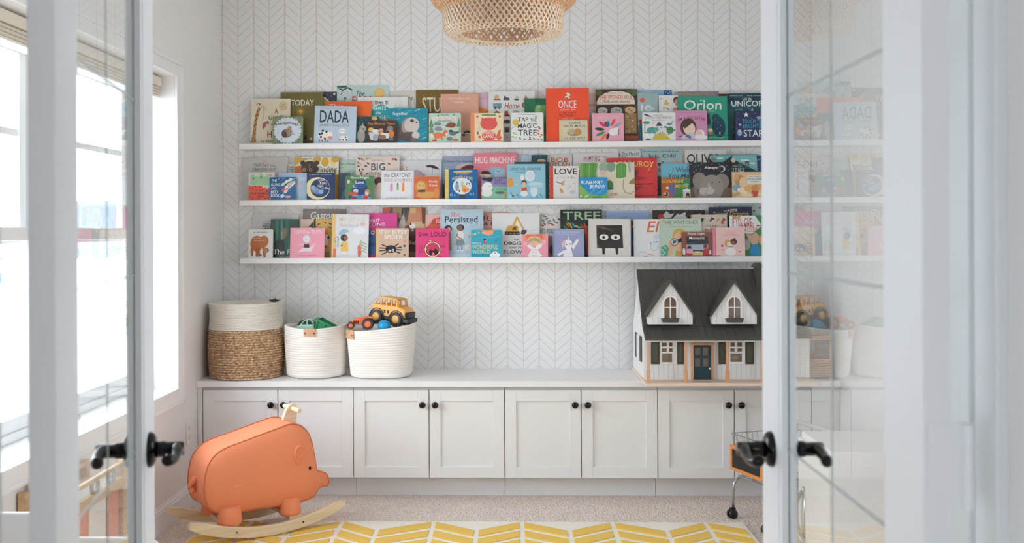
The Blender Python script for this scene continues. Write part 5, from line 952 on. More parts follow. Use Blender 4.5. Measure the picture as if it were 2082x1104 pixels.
B('F', 1, 3, -58, 197, 551, 'd9d0ba', 'cream book with tall leafy green cactus shapes left of the red book', [R(-55, 200, 135, 372, '5f9c48'), *[L([(x, 205), (x - 12, 365)], 8, c) for x, c in ((-30, '7fb560'), (10, '4d8a3c'), (50, '86ba66'), (95, '4d8a3c'))], L([(145, 205), (120, 365)], 12, 'a9b6aa'), E(205, 250, 50, 60, '93ad98'), E(200, 310, 40, 32, 'dcb7ae'), E(290, 240, 50, 60, '7f9c86'), P([(345, 366), (350, 220), (380, 200), (440, 200), (462, 230), (455, 360), (400, 372)], '5d9a46'), *[L([(x, 215), (x, 360)], 6, '77ae5c') for x in (375, 405, 435)], L([(490, 200), (500, 300)], 26, 'a5ab98'), E(525, 230, 30, 40, 'c5c9b4'), P([(486, 435), (500, 400), (551, 370), (551, 440)], '8f8a48'), E(270, 450, 44, 54, '4c7f43'), P([(225, 490), (318, 480), (310, 500), (225, 505)], '3f6b3c'), L([(430, 380), (420, 470), (440, 530), (500, 550), (545, 520)], 12, 'a3a08c'), T('me', 286, 540, 356, 568, 'b97a5e', shear=.2)])
B('E', 1, 4, 1852, 364, 2166, '2b8fc4', 'small bright blue board book with slanted white letters over green grass', [T('RUNAWAY', 1866, 400, 2120, 440, 'eef2f3', shear=.3), T('BUNNY', 1966, 446, 2150, 488, 'eef2f3', shear=.3), P([(1852, 430), (1900, 480), (1960, 545), (2080, 570), (2166, 540), (2166, 596), (1852, 596)], '7fae5c'), L([(1860, 590), (1900, 500)], 10, '95b966'), L([(1950, 560), (2020, 500)], 7, '6fb2d8'), L([(2040, 550), (2120, 500)], 7, '6fb2d8'), *dots([(1870, 575), (1920, 580), (1940, 570)], 10, 'd8ddd2'), E(2050, 585, 60, 9, '4f8f48')], rnd=1)
B('F', 1, 0, 372, 58, 640, 'd5d3d0', 'off-white book with curved teal lettering above the red book', [T('the Places', 412, 66, 606, 118, '2b7d98', bend=16), T('h', 382, 92, 402, 120, '3f3b38'), P([(390, 135), (430, 110), (480, 135)], 'b7b2ac')])
B('F', 1, 1, 242, 145, 803, 'da3b40', 'bright red book with slanted yellow letters, right of the cactus book', [T('CORDUROY', 300, 176, 770, 252, 'e8c25a', bend=-16), P([(745, 200), (770, 180), (690, 320)], 'e8c25a'), P([(540, 340), (600, 350), (700, 370), (560, 400)], 'b92c38'), L([(555, 440), (760, 432)], 9, '6b1f30'), P([(550, 470), (640, 460), (560, 520)], 'a52636'), Q(556, 566, 780, 586, '7c1d28'), E(572, 310, 16, 34, '6b4a36')])
B('F', 1, 0, 620, 34, 1086, 'a9c3c6', 'pale aqua book with black serif lettering, tallest of the middle ledge', [Q(655, 62, 822, 74, '4f6668'), Q(842, 62, 1050, 76, '4f6668'), T('Julia, Child', 705, 96, 1012, 156, '2c3436'), E(835, 215, 26, 18, '4c3436'), E(1025, 185, 26, 18, 'd9a68f'), E(866, 200, 16, 20, '7b8f78'), R(803, 240, 850, 330, 'b7cfd0'), E(832, 280, 14, 28, 'b9805c'), *[E(822 + 12 * (k % 2), 360 + k * 24, 24, 16, '5a4038') for k in range(9)]])
B('F', 1, 2, 850, 207, 1180, '6fb3c8', 'aqua blue book with thin dark handwriting behind the orange and green book', [T('I Wish', 975, 250, 1165, 304, '3c5a6c', shear=.1), T('You More', 925, 318, 1230, 368, '3c5a6c', shear=.1)])
B('F', 1, 4, 849, 370, 1173, '3f7f49', 'small board book with an orange edge, green wall and a red curtained window', [P([(849, 370), (1005, 370), (990, 590), (849, 590)], 'a8542f'), R(849, 370, 1173, 376, 'd05a2c'), P([(925, 450), (1005, 410), (1005, 560), (925, 575)], '2b72a8'), L([(935, 440), (940, 575)], 12, 'c2413a'), L([(1000, 400), (1003, 565)], 10, 'c2413a'), L([(965, 430), (968, 570)], 8, 'c2413a'), E(915, 480, 14, 16, 'dfe3e0'), T('GOODNIGHT', 856, 386, 1106, 424, 'f0c04a', shear=.15), T('MOON', 1006, 442, 1142, 478, 'f0c04a', shear=.15), E(898, 553, 34, 30, 'df8b3c'), E(898, 553, 24, 22, '2a3550'), E(890, 548, 9, 9, 'e6e6e2'), R(1090, 500, 1173, 590, 'b9c2bc'), P([(1120, 590), (1124, 545), (1145, 530), (1160, 545), (1164, 590)], '36231f'), E(1140, 580, 16, 10, 'e06a32'), E(1130, 440, 28, 10, '6fb0c8'), P([(1085, 510), (1130, 485), (1173, 505), (1173, 515), (1085, 518)], 'd3d8d4')], rnd=1)
B('F', 1, 0, 1112, 52, 1580, 'e3dfd9', 'white book with huge black capital letters beginning with O', [R(1104, 52, 1116, 200, 'b0603c'), T('OLIVIA', 1138, 98, 1520, 205, '2a2829')])
B('F', 1, 3, 1168, 197, 1636, '20242d', 'black starry book with a large grey elephant and a small crescent moon', [*dots([(1185, 215), (1230, 240), (1270, 230), (1240, 275), (1300, 210), (1420, 215), (1500, 215), (1580, 230), (1600, 280), (1215, 300), (1290, 270)], 4, 'cfd4da'), R(1168, 480, 1636, 600, '6b5a45'), T('Always', 1332, 236, 1480, 276, 'eceeee', shear=.2), ('m', 1525, 266, 40, 36, -20, 6, 'c3c8cb'), E(1275, 400, 78, 96, '8a827c'), E(1525, 410, 82, 90, '857d77'), P([(1195, 460), (1245, 480), (1250, 590), (1225, 590)], '7d7570'), E(1410, 450, 124, 118, '8f8781'), P([(1300, 420), (1530, 420), (1545, 500), (1500, 590), (1250, 590), (1270, 500)], '8f8781'), E(1500, 415, 9, 9, K_), E(1330, 520, 58, 46, 'b5afab'), P([(1380, 400), (1395, 460), (1430, 500), (1440, 540), (1400, 560), (1350, 540)], 'b8b2ad'), E(1400, 520, 46, 34, 'b5afab'), ('l', [(1372, 395), (1395, 440), (1360, 500), (1340, 530)], 3, '4b4744'), ('l', [(1330, 540), (1370, 565), (1420, 555), (1450, 520)], 4, '3b3735'), *dots([(1420, 420)], 6, K_)])
B('F', 1, 1, 1392, 110, 1926, '2c3030', 'black book with aqua triangles and white block words near the glass door', [P([(1392, 110), (1652, 110), (1540, 190), (1430, 190), (1392, 150)], '6fb5ba'), P([(1652, 110), (1920, 110), (1926, 296), (1640, 150)], '7fbcbf'), E(1510, 146, 40, 10, 'dbe3e2'), E(1440, 158, 26, 16, '9b7a62'), E(1790, 170, 50, 10, 'dbe3e2'), E(1870, 205, 34, 9, 'dbe3e2'), E(1658, 170, 24, 26, 'd8c9ae'), T('IN FOCUS', 1604, 220, 1754, 248, 'd9dcda'), T('CITIES', 1604, 258, 1780, 300, 'd9dcda'), Q(1710, 180, 1850, 270, '3d6a70')])
B('F', 1, 0, 1900, 117, 2060, '234a78', 'deep blue book edge right of the black aqua one', [L([(1925, 170), (1965, 150)], 6, 'c4d0dc')])
B('F', 1, 4, 1640, 302, 2060, 'd8b98e', 'sandy cream book with a pale title plate by the glass door, middle ledge', [*[E(x, y, rx, ry, c, r) for x, y, rx, ry, c, r in ((1720, 390, 60, 60, 'b98a5a', .3), (1690, 360, 24, 44, 'cf9f6c', .3), (1760, 420, 40, 60, 'e0c49c', 0), (1690, 480, 50, 40, '7f9fb4', .4), (1750, 510, 60, 30, 'e3d6bc', .2), (1680, 550, 50, 22, 'b0a070', -.3), (1830, 490, 60, 34, 'd9a868', 0), (1890, 540, 40, 44, 'bf4a3c', .2), (1900, 480, 46, 36, 'c88a54', 0), (1950, 460, 30, 30, 'd2a574', 0), (1800, 560, 70, 20, 'e3cfa6', 0), (1960, 550, 40, 24, 'e0d0ae', 0))], R(1806, 336, 2010, 436, 'd9dbd4'), T('THE TALE OF', 1826, 346, 1968, 362, '6d6a5c'), T('PETER RABBIT', 1812, 370, 2000, 392, '6d6a5c'), Q(1840, 402, 1940, 414, '8d897a')])
# ---- bottom row
B('G', 2, 4, 132, 312, 404, 'dfdfdb', 'small white board book with a rust brown bear shape, leftmost of the bottom ledge', [Q(188, 338, 350, 352, '3f3f40'), E(225, 470, 72, 88, 'b5622c'), E(300, 450, 56, 70, 'b96a30', .3), P([(160, 500), (190, 520), (186, 612), (164, 612), (156, 560)], 'a85a2a'), R(215, 520, 262, 614, '9c4f28'), P([(288, 510), (330, 520), (330, 622), (300, 622)], 'a5562c'), E(330, 545, 34, 30, 'b5784a'), E(352, 545, 14, 10, '8c8078'), T('Brown Bear,', 192, 404, 275, 420, 'ead9c8'), T('what do you see?', 194, 430, 318, 444, 'ead9c8'), E(270, 600, 14, 12, '5a3420')], rnd=1)
B('G', 2, 0, 178, 137, 690, 'd3d3d2', 'plain light grey book with tilted black letters at the left end of the bottom ledge', [T('HELLO', 285, 240, 400, 310, '3d3d3e', bend=0, shear=.4)])
B('G', 2, 2, 378, 197, 690, '2c4c42', 'dark forest green book with painted trunks and white letters The Fo', [*[R(x, 200, x + w, 540, c) for x, w, c in ((385, 30, '3f4f4c'), (430, 34, '3c7a68'), (490, 24, '4f8a76'), (540, 40, '2a6a58'))], P([(400, 520), (440, 440), (500, 410), (540, 480), (540, 540), (400, 640)], '23282a'), P([(490, 430), (510, 310), (545, 290), (575, 330), (560, 380), (530, 420)], '7d6f5a'), L([(505, 330), (500, 420)], 10, '94a07c'), T('The Fox', 410, 534, 690, 590, 'e3e6df', shear=.05), Q(484, 612, 590, 624, 'aab4a8')])
B('G', 2, 1, 560, 197, 858, 'd8c3ae', 'plain beige book behind the light pink ballerina book', [P([(800, 280), (858, 220), (858, 300)], '3a3a36'), E(820, 275, 24, 8, '4a4a44', -.5)])
B('G', 2, 4, 596, 297, 978, 'eb9fb0', 'square light pink book with a pale ballerina in a dark top', [T('LOVE-a-TUTU', 640, 318, 960, 360, 'f1d9dd'), E(778, 420, 40, 42, 'dfe2e6'), L([(745, 425), (810, 430)], 3, 'c0c3c8'), P([(755, 470), (770, 480), (790, 480), (805, 470), (814, 515), (780, 522), (748, 515)], '2f2b2f'), P([(680, 575), (720, 535), (750, 518), (812, 518), (860, 480), (875, 462), (850, 530), (830, 560), (760, 556)], 'ead5db'), P([(670, 490), (750, 470), (750, 484)], 'f0d6dc'), E(790, 604, 120, 7, 'd9839a')], rot=.5)
B('G', 2, 0, 736, 87, 1214, '8a7d78', 'taupe grey book with looping white script, standing tallest near the left of the bottom ledge', [T('Gaston', 820, 112, 1088, 196, 'ecebe8', shear=.25), R(736, 200, 1214, 260, '83766f')])
B('G', 2, 1, 880, 197, 1076, 'd9b25c', 'mustard yellow leaf-patterned book with little white dogs', [*[E(x, y, 18, 8, c, r) for x, y, c, r in ((915, 250, '5b5a3a', -.3), (985, 235, 'b8453a', .8), (1042, 248, '4d4c34', .5), (890, 280, 'c2613c', .2), (1040, 290, 'b8453a', .3), (940, 300, '5b5a3a', 1))], P([(980, 380), (990, 310), (1010, 290), (1020, 380)], 'd98d35'), E(1000, 395, 24, 26, 'e9e3d8'), E(1025, 400, 14, 18, '4a3b30'), E(1000, 450, 24, 40, 'e3ddd2'), *dots([(992, 390)], 5, K_), E(1000, 520, 28, 30, 'd1a14a'), E(990, 500, 14, 12, '4a3b30'), R(978, 560, 1040, 630, '9b8470')])
B('G', 2, 3, 1058, 147, 1466, 'dcdde0', 'pale grey book of a girl in a yellow raincoat holding a blue umbrella', [R(1058, 147, 1098, 630, 'e5c27a'), T('MY LITTLE', 1135, 180, 1420, 226, 'dfc9a0'), T('Raincloud', 1140, 246, 1350, 286, 'b9bcc2', shear=.15), E(1400, 255, 28, 20, 'e3b9b0'), E(1360, 330, 70, 40, 'e6e8ec'), P([(1132, 372), (1140, 340), (1180, 312), (1230, 316), (1252, 340), (1190, 360), (1150, 390)], '9fbdd2'), L([(1195, 350), (1235, 470)], 3, '8b8f94'), E(1195, 408, 40, 40, '33302f'), E(1215, 410, 22, 28, '9a6548'), E(1222, 436, 7, 5, 'b8433c'), P([(1168, 460), (1215, 445), (1240, 470), (1246, 560), (1160, 560)], 'e5bd68'), L([(1160, 500), (1180, 490)], 16, '9a6548'), R(1172, 560, 1184, 590, 'efe9e4'), R(1206, 560, 1218, 590, 'efe9e4'), *[L([(1100 + 12 * k, 520), (1085 + 16 * k, 400)], 4, '8aa088') for k in range(4)], *dots([(1090, 420), (1110, 400), (1135, 430), (1100, 450), (1128, 400)], 6, 'c96058'), P([(1075, 535), (1112, 530), (1106, 630), (1080, 630)], 'd9735a'), E(1370, 520, 24, 36, 'd97060'), P([(1348, 550), (1394, 550), (1386, 620), (1356, 620)], 'd5614f'), *[E(1425, y, 32, 6, '9fae8c', .5) for y in (470, 500, 530, 560)], E(1385, 470, 16, 40, 'b3bf9f'), R(1165, 598, 1245, 604, 'e6cfc0')], rot=1.0)
B('G', 2, 1, 1270, 131, 1790, 'd74a92', 'hot magenta book with white block letters and a blue creature below', [T('GOODNIGHT', 1290, 192, 1596, 226, 'f0e2ea'), T('EVERYONE', 1290, 234, 1658, 270, 'f2e6ee'), Q(1380, 276, 1530, 290, 'e6a9c8'), P([(1440, 350), (1480, 315), (1540, 330), (1556, 400), (1556, 590), (1440, 590)], '3f73ae'), E(1518, 345, 22, 24, 'd9e3ea'), E(1518, 345, 9, 9, K_), E(1480, 380, 24, 14, '2b5288'), R(1440, 460, 1556, 500, '35619a'), R(1440, 590, 1556, 630, 'c94a86')])
B('G', 2, 4, 1556, 300, 1920, 'd0b299', 'tan board book with white letters and a round black spider', [R(1556, 300, 1578, 630, 'e0bb70'), T('ITSY BITSY', 1590, 318, 1902, 362, 'eae6df'), T('SPIDER', 1646, 374, 1852, 418, 'eae6df'), *[E(x, y, 14, 14, c) for x, y, c in ((1875, 392, '6f9f86'), (1875, 442, 'd4553a'), (1875, 496, '3f5f5a'), (1875, 548, '9a9aa4'), (1875, 598, '6b5a48'))], *[E(1875, y, 7, 7, 'd9cbb8') for y in (392, 442, 548)], E(1722, 532, 62, 44, '1f1d1d'), *[L(p, 12, '1f1d1d') for p in ([(1620, 480), (1680, 505)], [(1595, 518), (1660, 522)], [(1592, 550), (1660, 545)], [(1622, 592), (1680, 562)], [(1808, 470), (1765, 500)], [(1845, 508), (1785, 520)], [(1848, 540), (1785, 538)], [(1830, 578), (1770, 560)])], E(1708, 552, 14, 14, 'ecebe7'), E(1746, 544, 14, 14, 'ecebe7'), *dots([(1708, 552), (1746, 544)], 6, K_)], rnd=1)
B('G', 2, 0, 1624, 67, 2104, '6f5a48', 'brown collage book of cut paper trees with a small white rabbit behind the spider book', [P([(1624, 67), (1720, 67), (1680, 170), (1624, 140)], 'bf6a55'), P([(1740, 67), (1840, 67), (1830, 190), (1740, 160)], 'a5906a'), R(1845, 67, 1930, 250, '3a3a36'), *[L([(1855 + 16 * k, 70), (1870 + 12 * k, 240)], 3, '9a988c') for k in range(5)], P([(1790, 290), (1862, 130), (1890, 260), (1860, 320)], 'aeaaa6'), P([(1930, 67), (2060, 67), (2070, 250), (1890, 270)], 'c98a6e'), R(1935, 70, 2000, 130, 'd3b87e'), R(1940, 225, 2100, 300, 'd2b48a'), L([(2080, 67), (2085, 250)], 28, '7a4f38'), E(1960, 275, 34, 30, 'eceae6'), P([(1930, 260), (1940, 225), (1955, 262)], '4b4744'), P([(1945, 340), (1965, 300), (1980, 350)], 'e2dfda'), P([(1624, 250), (1800, 250), (1790, 300), (1624, 300)], '4f3c33'), R(1918, 330, 2104, 560, '5d4a40'), T('Rebell', 1926, 440, 2060, 480, 'd9d2c8', shear=.2), R(1920, 560, 2104, 630, '8a7a66')])
B('H', 2, 4, 26, 302, 396, 'e0417e', 'hot pink book with black words and a wide open shouting mouth', [T('Quiet', 56, 340, 168, 392, '26181e', shear=.1), T('LOUD', 196, 340, 368, 392, '26181e'), E(215, 535, 94, 92, '2b1a1e'), E(215, 535, 88, 86, 'ecd7a0'), E(215, 535, 76, 76, '2b1a1e'), E(215, 532, 70, 70, 'c73a5e'), E(225, 565, 52, 44, '3b1c26'), E(215, 520, 22, 24, 'c73a5e'), E(222, 588, 16, 20, 'e8607f'), *[('l', [(x, 485), (x - 12 * s, 515), (x - 10 * s, 545), (x + 4 * s, 575)], 5, '2b1a1e') for x, s in ((75, 1), (100, 1))], L([(315, 485), (335, 525)], 5, '2b1a1e'), L([(335, 478), (350, 512)], 5, '2b1a1e'), E(190, 438, 8, 10, 'ecd7a0'), Q(280, 614, 330, 626, '26181e')])
B('H', 2, 1, 134, 148, 330, 'e3b3ae', 'pale pink book washed with red watercolour beside the sky blue girls book', [P([(140, 290), (190, 240), (240, 190), (300, 170), (300, 310), (134, 310)], 'd9604c'), E(250, 230, 50, 44, 'd05240'), T('You', 250, 196, 330, 240, 'f0e3de', shear=.3)])
B('H', 2, 2, 300, 88, 780, 'b3c9d4', 'sky blue book with red and navy serif title and two standing girls', [T('She', 408, 114, 526, 168, 'd97a78'), T('Persisted', 352, 164, 716, 234, '2f4256'), Q(620, 245, 720, 256, '93aab6'), Q(635, 264, 710, 274, '93aab6'), E(388, 300, 42, 36, '3b3634'), E(396, 310, 22, 24, 'cfb09a'), P([(370, 345), (415, 340), (428, 545), (395, 548)], '8b8578'), E(525, 290, 42, 36, '3a2c28'), E(520, 295, 28, 30, '8a5a44'), P([(480, 355), (500, 335), (545, 335), (562, 360), (556, 425), (488, 425)], 'e6dcd8'), R(480, 355, 500, 380, 'd98a86'), P([(484, 420), (556, 420), (578, 482), (520, 492), (468, 486)], '7f8c8e'), L([(498, 490), (498, 545)], 10, '3f4a58'), L([(540, 490), (542, 540)], 10, '3f4a58'), L([(484, 380), (520, 410), (548, 415)], 9, '8a5a44'), E(498, 550, 12, 6, 'e6e6e4'), E(546, 548, 12, 6, 'e6e6e4'), E(610, 510, 40, 34, 'd9d3c8'), L([(580, 575), (640, 490)], 5, 'b7a68c'), E(625, 390, 14, 20, 'c9a694'), R(390, 590, 640, 625, 'c9d9e0')])
B('H', 2, 0, 740, 124, 1080, 'e2a59b', 'pinkish book sliver with black capitals left of the white digger book', [T('FLO', 782, 156, 940, 214, '33302f'), T('& FL', 784, 226, 940, 266, '33302f')])
B('H', 2, 1, 880, 130, 1410, 'e0e0df', 'white book with a yellow excavator above black block words', [P([(1030, 340), (1040, 290), (1060, 268), (1150, 264), (1172, 280), (1172, 336)], 'd6a446'), R(1020, 334, 1186, 372, '3a3a3c'), *dots([(1045, 354), (1085, 356), (1125, 356), (1165, 356)], 9, '8a8a88'), P([(1105, 300), (1125, 275), (1150, 282), (1150, 318), (1105, 320)], '6b5a34'), P([(1100, 275), (1145, 175), (1160, 165), (1170, 178), (1125, 285)], 'd9ab4c'), P([(1150, 180), (1165, 168), (1235, 300), (1220, 310)], 'd9ab4c'), P([(1195, 360), (1212, 315), (1268, 318), (1260, 352), (1235, 368)], '35353a'), L([(880, 372), (1080, 374), (1290, 330), (1410, 300)], 2, 'a9a9a6'), T('THE', 1116, 414, 1176, 430, '2c2c2e'), T('DIGGER', 1012, 446, 1300, 484, '232324'), T('AND THE', 1068, 504, 1240, 522, '2c2c2e'), T('FLOWER', 1006, 544, 1300, 582, '232324')])
B('H', 2, 4, 646, 318, 986, '34a5bd', 'turquoise board book with cream letters WONDERFUL WORLD and an orange striped balloon', [P([(752, 320), (910, 320), (885, 362), (840, 384), (795, 366)], 'e58a55'), *[L([(770, 330 + 16 * k), (800, 322 + 16 * k), (830, 338 + 16 * k), (860, 324 + 16 * k), (885, 334 + 14 * k)], 4, 'f0d9c2') for k in range(3)], L([(660, 420), (760, 410), (900, 400), (975, 380)], 5, '5cb9cc'), E(795, 424, 14, 12, '352a28'), P([(775, 440), (806, 434), (800, 470), (776, 468)], 'd04a50'), L([(800, 445), (830, 430)], 7, 'c99478'), T('WHAT A', 656, 456, 750, 472, 'e9efe8'), T('WONDERFUL', 656, 482, 944, 532, 'e3c982'), T('WORLD', 656, 540, 858, 582, 'cfd8a8'), Q(658, 590, 850, 604, '1f6f84'), E(905, 600, 50, 28, 'eef0ee'), E(880, 605, 26, 20, 'eef0ee'), E(940, 600, 26, 24, 'eef0ee'), E(910, 575, 26, 20, 'eef0ee'), *[E(x, y, 14, 9, c, .5) for x, y, c in ((668, 370, 'd9b45c'), (690, 360, 'e2d39a'), (728, 340, '6fae8c'), (730, 350, 'd9c06a'), (940, 420, '2a8fa8'), (920, 440, '2788a0'))], P([(910, 568), (922, 574), (912, 586), (900, 574)], 'd85a6a')], rnd=1)
B('H', 2, 4, 1212, 367, 1502, 'e79aac', 'small pink board book with an angel-winged child under orange drapes', [R(1240, 368, 1470, 420, 'e3774c'), E(1350, 420, 70, 34, 'eab49a'), R(1236, 368, 1262, 440, 'ec9070'), R(1440, 368, 1466, 440, 'ec9070'), E(1352, 440, 64, 34, 'a9ab6c'), E(1350, 470, 54, 30, 'eab79e'), P([(1262, 490), (1300, 480), (1350, 520), (1400, 475), (1446, 470), (1420, 520), (1385, 540), (1440, 610), (1340, 630), (1270, 610), (1320, 540), (1290, 520)], 'eae6e6'), E(1245, 470, 20, 22, 'edb0a6'), E(1458, 450, 20, 22, 'edb0a6'), T('I love', 1325, 530, 1382, 548, 'd9909c'), T('you so', 1320, 560, 1384, 576, 'd9909c'), T('much', 1325, 590, 1384, 606, 'd9909c'), E(1352, 622, 40, 8, 'e3b8b0')], rnd=1)
B('H', 2, 0, 1414, 148, 1646, 'd3d2ce', 'white book with blue birds and red berries left of the black tree book', [*[E(x, y, 22, 9, c, r) for x, y, c, r in ((1450, 210, '5f7f92', .6), (1490, 190, '5f7f92', -.5), (1520, 215, '6f8f9f', .2), (1570, 210, '5f7f92', .9), (1600, 235, '5b7a8c', .3), (1440, 265, 'b5433c', .2), (1465, 250, 'b5433c', .9), (1530, 245, 'b8504a', .2), (1560, 260, 'b5433c', .4), (1470, 165, 'a8524a', .3), (1630, 200, '8a3a38', .5), (1500, 235, '7a8f86', 1.1))], *dots([(1550, 160), (1600, 170), (1430, 160), (1510, 155)], 5, 'c2635a'), T("IT'S POSSIBLE", 1420, 300, 1640, 355, '4b4f54'), R(1505, 380, 1545, 620, '8d8a88'), P([(1505, 560), (1530, 480), (1545, 500), (1545, 600)], '3f3a3a')])
B('H', 2, 4, 1562, 307, 1906, '969dc0', 'lilac blue book with a waving white unicorn', [R(1562, 307, 1576, 620, '828ab0'), T('UNI THE UNICORN', 1590, 334, 1856, 350, 'c4c8de'), Q(1596, 362, 1830, 374, 'b9bedb'), P([(1690, 440), (1725, 420), (1765, 440), (1772, 500), (1745, 540), (1715, 540), (1690, 500)], 'e4e4e8'), P([(1722, 425), (1728, 376), (1740, 425)], 'e6d3d8'), P([(1664, 520), (1650, 470), (1680, 430), (1700, 430), (1690, 490)], 'd9aebe'), P([(1690, 540), (1760, 530), (1785, 618), (1670, 618)], 'e4e4e8'), P([(1765, 500), (1820, 425), (1840, 418), (1846, 436), (1785, 540)], 'e4e4e8'), P([(1600, 590), (1680, 540), (1690, 570), (1620, 614)], 'e4e4e8'), *dots([(1708, 478), (1750, 474)], 7, K_), E(1735, 525, 26, 18, 'efe6e4'), ('l', [(1855, 410), (1870, 425)], 3, 'c9cde0'), Q(1798, 604, 1890, 612, 'b9bedb')])
B('H', 2, 1, 1642, 92, 2106, '26302c', 'black book with pale green and yellow letters TREE over bright painted leaves', [T('TREE', 1672, 112, 2090, 202, 'a9c6a4'), *[E(x, y, 34, 9, c, r) for x, y, c, r in ((1725, 265, 'd8622e', .9), (1760, 270, 'e09a3c', 1.2), (1790, 262, '3fa0a8', 1), (1830, 280, 'd9c04c', .5), (1860, 285, '4f9a60', .3), (1890, 275, 'c23a30', .8), (1700, 290, '3f8f6c', .6), (1920, 270, 'd8622e', 1.1), (1740, 245, '6fae4c', .8))], P([(1905, 300), (1945, 270), (1950, 420), (1955, 600), (1930, 600), (1925, 450)], 'd0402c'), L([(1920, 330), (1955, 400)], 18, 'e0562c')])
B('I', 2, 3, 34, 197, 506, 'd5d2cc', 'white book with a dark square creature with two oval eyes and stubby legs', [P([(122, 268), (410, 264), (422, 522), (128, 524)], '2f2b2a'), *[L([(130 + 10 * k, 280), (160 + 30 * k, 300 + 6 * k)], 5, '6b5648') for k in range(6)], P([(130, 480), (170, 500), (150, 522), (130, 522)], '5b4a40'), E(206, 400, 50, 32, 'e9e6e0'), E(336, 400, 52, 32, 'e9e6e0'), E(204, 402, 17, 17, '252323'), E(338, 402, 17, 17, '252323'), P([(186, 522), (218, 522), (216, 592), (190, 592)], '2f2b2a'), P([(332, 522), (366, 522), (364, 592), (340, 592)], '2f2b2a')], rot=.6)
B('I', 2, 0, 234, 107, 712, '9fb2cf', 'periwinkle blue book with a paler border behind the square creature book', [R(255, 124, 712, 190, '8ba3c7'), R(234, 107, 712, 118, 'aebed6'), ('l', [(400, 190), (440, 172), (500, 180), (530, 215)], 6, '6f7f94'), E(516, 245, 22, 40, '7a4f34'), R(500, 290, 560, 612, '3d5c78'), L([(506, 420), (560, 420)], 4, '2c445c')])
B('I', 2, 2, 541, 197, 880, 'dfe0e0', 'white book with orange script and a thin blue drawn animal, left of the sage book', [T('El', 686, 220, 832, 340, 'd8693c', shear=.2), E(795, 390, 40, 30, 'c9d3da'), ('l', [(735, 450), (730, 520), (760, 550), (800, 540), (830, 480)], 4, '7f93a6'), ('l', [(720, 450), (730, 480)], 6, 'b56a4a'), *dots([(772, 452), (800, 452)], 6, '36414c'), E(785, 470, 46, 50, 'd5dde2'), *dots([(772, 452), (800, 452)], 6, '36414c'), Q(600, 556, 680, 570, '9aa2a8'), E(710, 588, 26, 6, 'd9a184'), E(745, 600, 30, 5, 'c9b09a'), R(650, 610, 700, 614, '6f7478')])
B('I', 2, 0, 755, 97, 1344, '2f2d2a', 'black book with jagged white shapes and a red dot behind the sage book', [*[E(x, 110, 18, 8, '4b3a34', .5) for x in (800, 860, 920, 1000, 1060, 1130, 1200, 1260)], P([(860, 160), (890, 130), (910, 105), (950, 140), (1000, 130), (960, 180), (900, 188)], 'c9c9c6'), P([(980, 188), (1040, 130), (1060, 150), (1090, 130), (1130, 120), (1120, 160), (1150, 188)], 'd6d6d3'), E(848, 170, 34, 30, 'b8322e'), P([(1200, 150), (1300, 130), (1290, 160)], 'b5b5b0')])
B('I', 2, 3, 842, 192, 1296, 'b9cbb7', 'sage green book of a blond child looking through binoculars', [T('THE WATCHER', 862, 212, 1266, 252, '77837a'), Q(935, 275, 1192, 286, '8d9a8c'), P([(970, 400), (985, 330), (1030, 300), (1090, 300), (1130, 340), (1120, 360), (1050, 330), (1000, 370), (985, 430)], 'd9a54e'), P([(985, 430), (1010, 370), (1060, 340), (1110, 350), (1110, 520), (1060, 560), (1000, 520)], 'e3b491'), P([(900, 612), (920, 500), (940, 430), (980, 440), (1000, 500), (950, 612)], 'e0ad88'), P([(842, 510), (900, 480), (930, 520), (915, 612), (842, 612)], '4f9c85'), *[E(x, y, 18, 9, 'b5d0bf', .5) for x, y in ((860, 540), (890, 515), (880, 570), (860, 595))], P([(1000, 612), (1010, 540), (1060, 560), (1110, 520), (1110, 612)], 'cf9f45'), P([(1030, 425), (1090, 395), (1100, 440), (1050, 460)], '2c2e33'), E(995, 452, 44, 42, '3d4046'), E(995, 452, 36, 34, 'c9d6d8'), P([(975, 470), (985, 430), (1000, 440), (1020, 430), (1010, 462)], '3c4a40')])
B('I', 2, 4, 1082, 340, 1416, '8a4f3f', 'small brown board book showing a snowy night scene above children in red', [T('Good Night', 1145, 346, 1336, 376, 'efe8e0'), P([(1130, 388), (1366, 388), (1380, 545), (1130, 545)], '2b2f38'), T('Minnesota', 1160, 392, 1332, 422, 'efe8e0'), R(1130, 470, 1372, 545, 'a8b2c0'), P([(1130, 470), (1200, 460), (1300, 470), (1372, 462), (1372, 480), (1130, 482)], '3c4a52'), E(1160, 520, 24, 30, '40282a'), E(1165, 560, 40, 34, 'd9a0b0'), E(1340, 500, 26, 22, '7a4632'), P([(1320, 530), (1365, 520), (1378, 600), (1320, 600)], 'c0303a'), R(1190, 560, 1310, 605, 'cdb67c'), E(1150, 595, 50, 18, 'b03a52'), E(1390, 580, 14, 40, 'd9cdb8'), E(1250, 560, 30, 14, 'e6dcd0'), E(1100, 560, 16, 40, 'dcd6e0'), E(1380, 600, 28, 12, '8a2f3c'), R(1200, 545, 1310, 556, '3b2a24')], rnd=1)
B('I', 2, 2, 1186, 148, 1588, 'cdc4b6', 'grey-beige book with maroon capitals and small leaves, right of the sage book', [R(1142, 148, 1196, 190, 'e0562f'), *[E(x, y, 22, 12, c, r) for x, y, c, r in ((1410, 205, '6b3a2e', -.8), (1425, 190, '5a3a30', .2), (1485, 205, 'c98f74', -.7), (1540, 215, 'b8593a', -.6), (1555, 200, 'a5482f', .7), (1535, 240, 'b8593a', .2), (1306, 205, '4a443c', 1.2), (1310, 195, '56504a', .1))], T('DEAR', 1356, 258, 1478, 284, '94404a'), T('BUDDY', 1342, 302, 1520, 328, '94404a')])
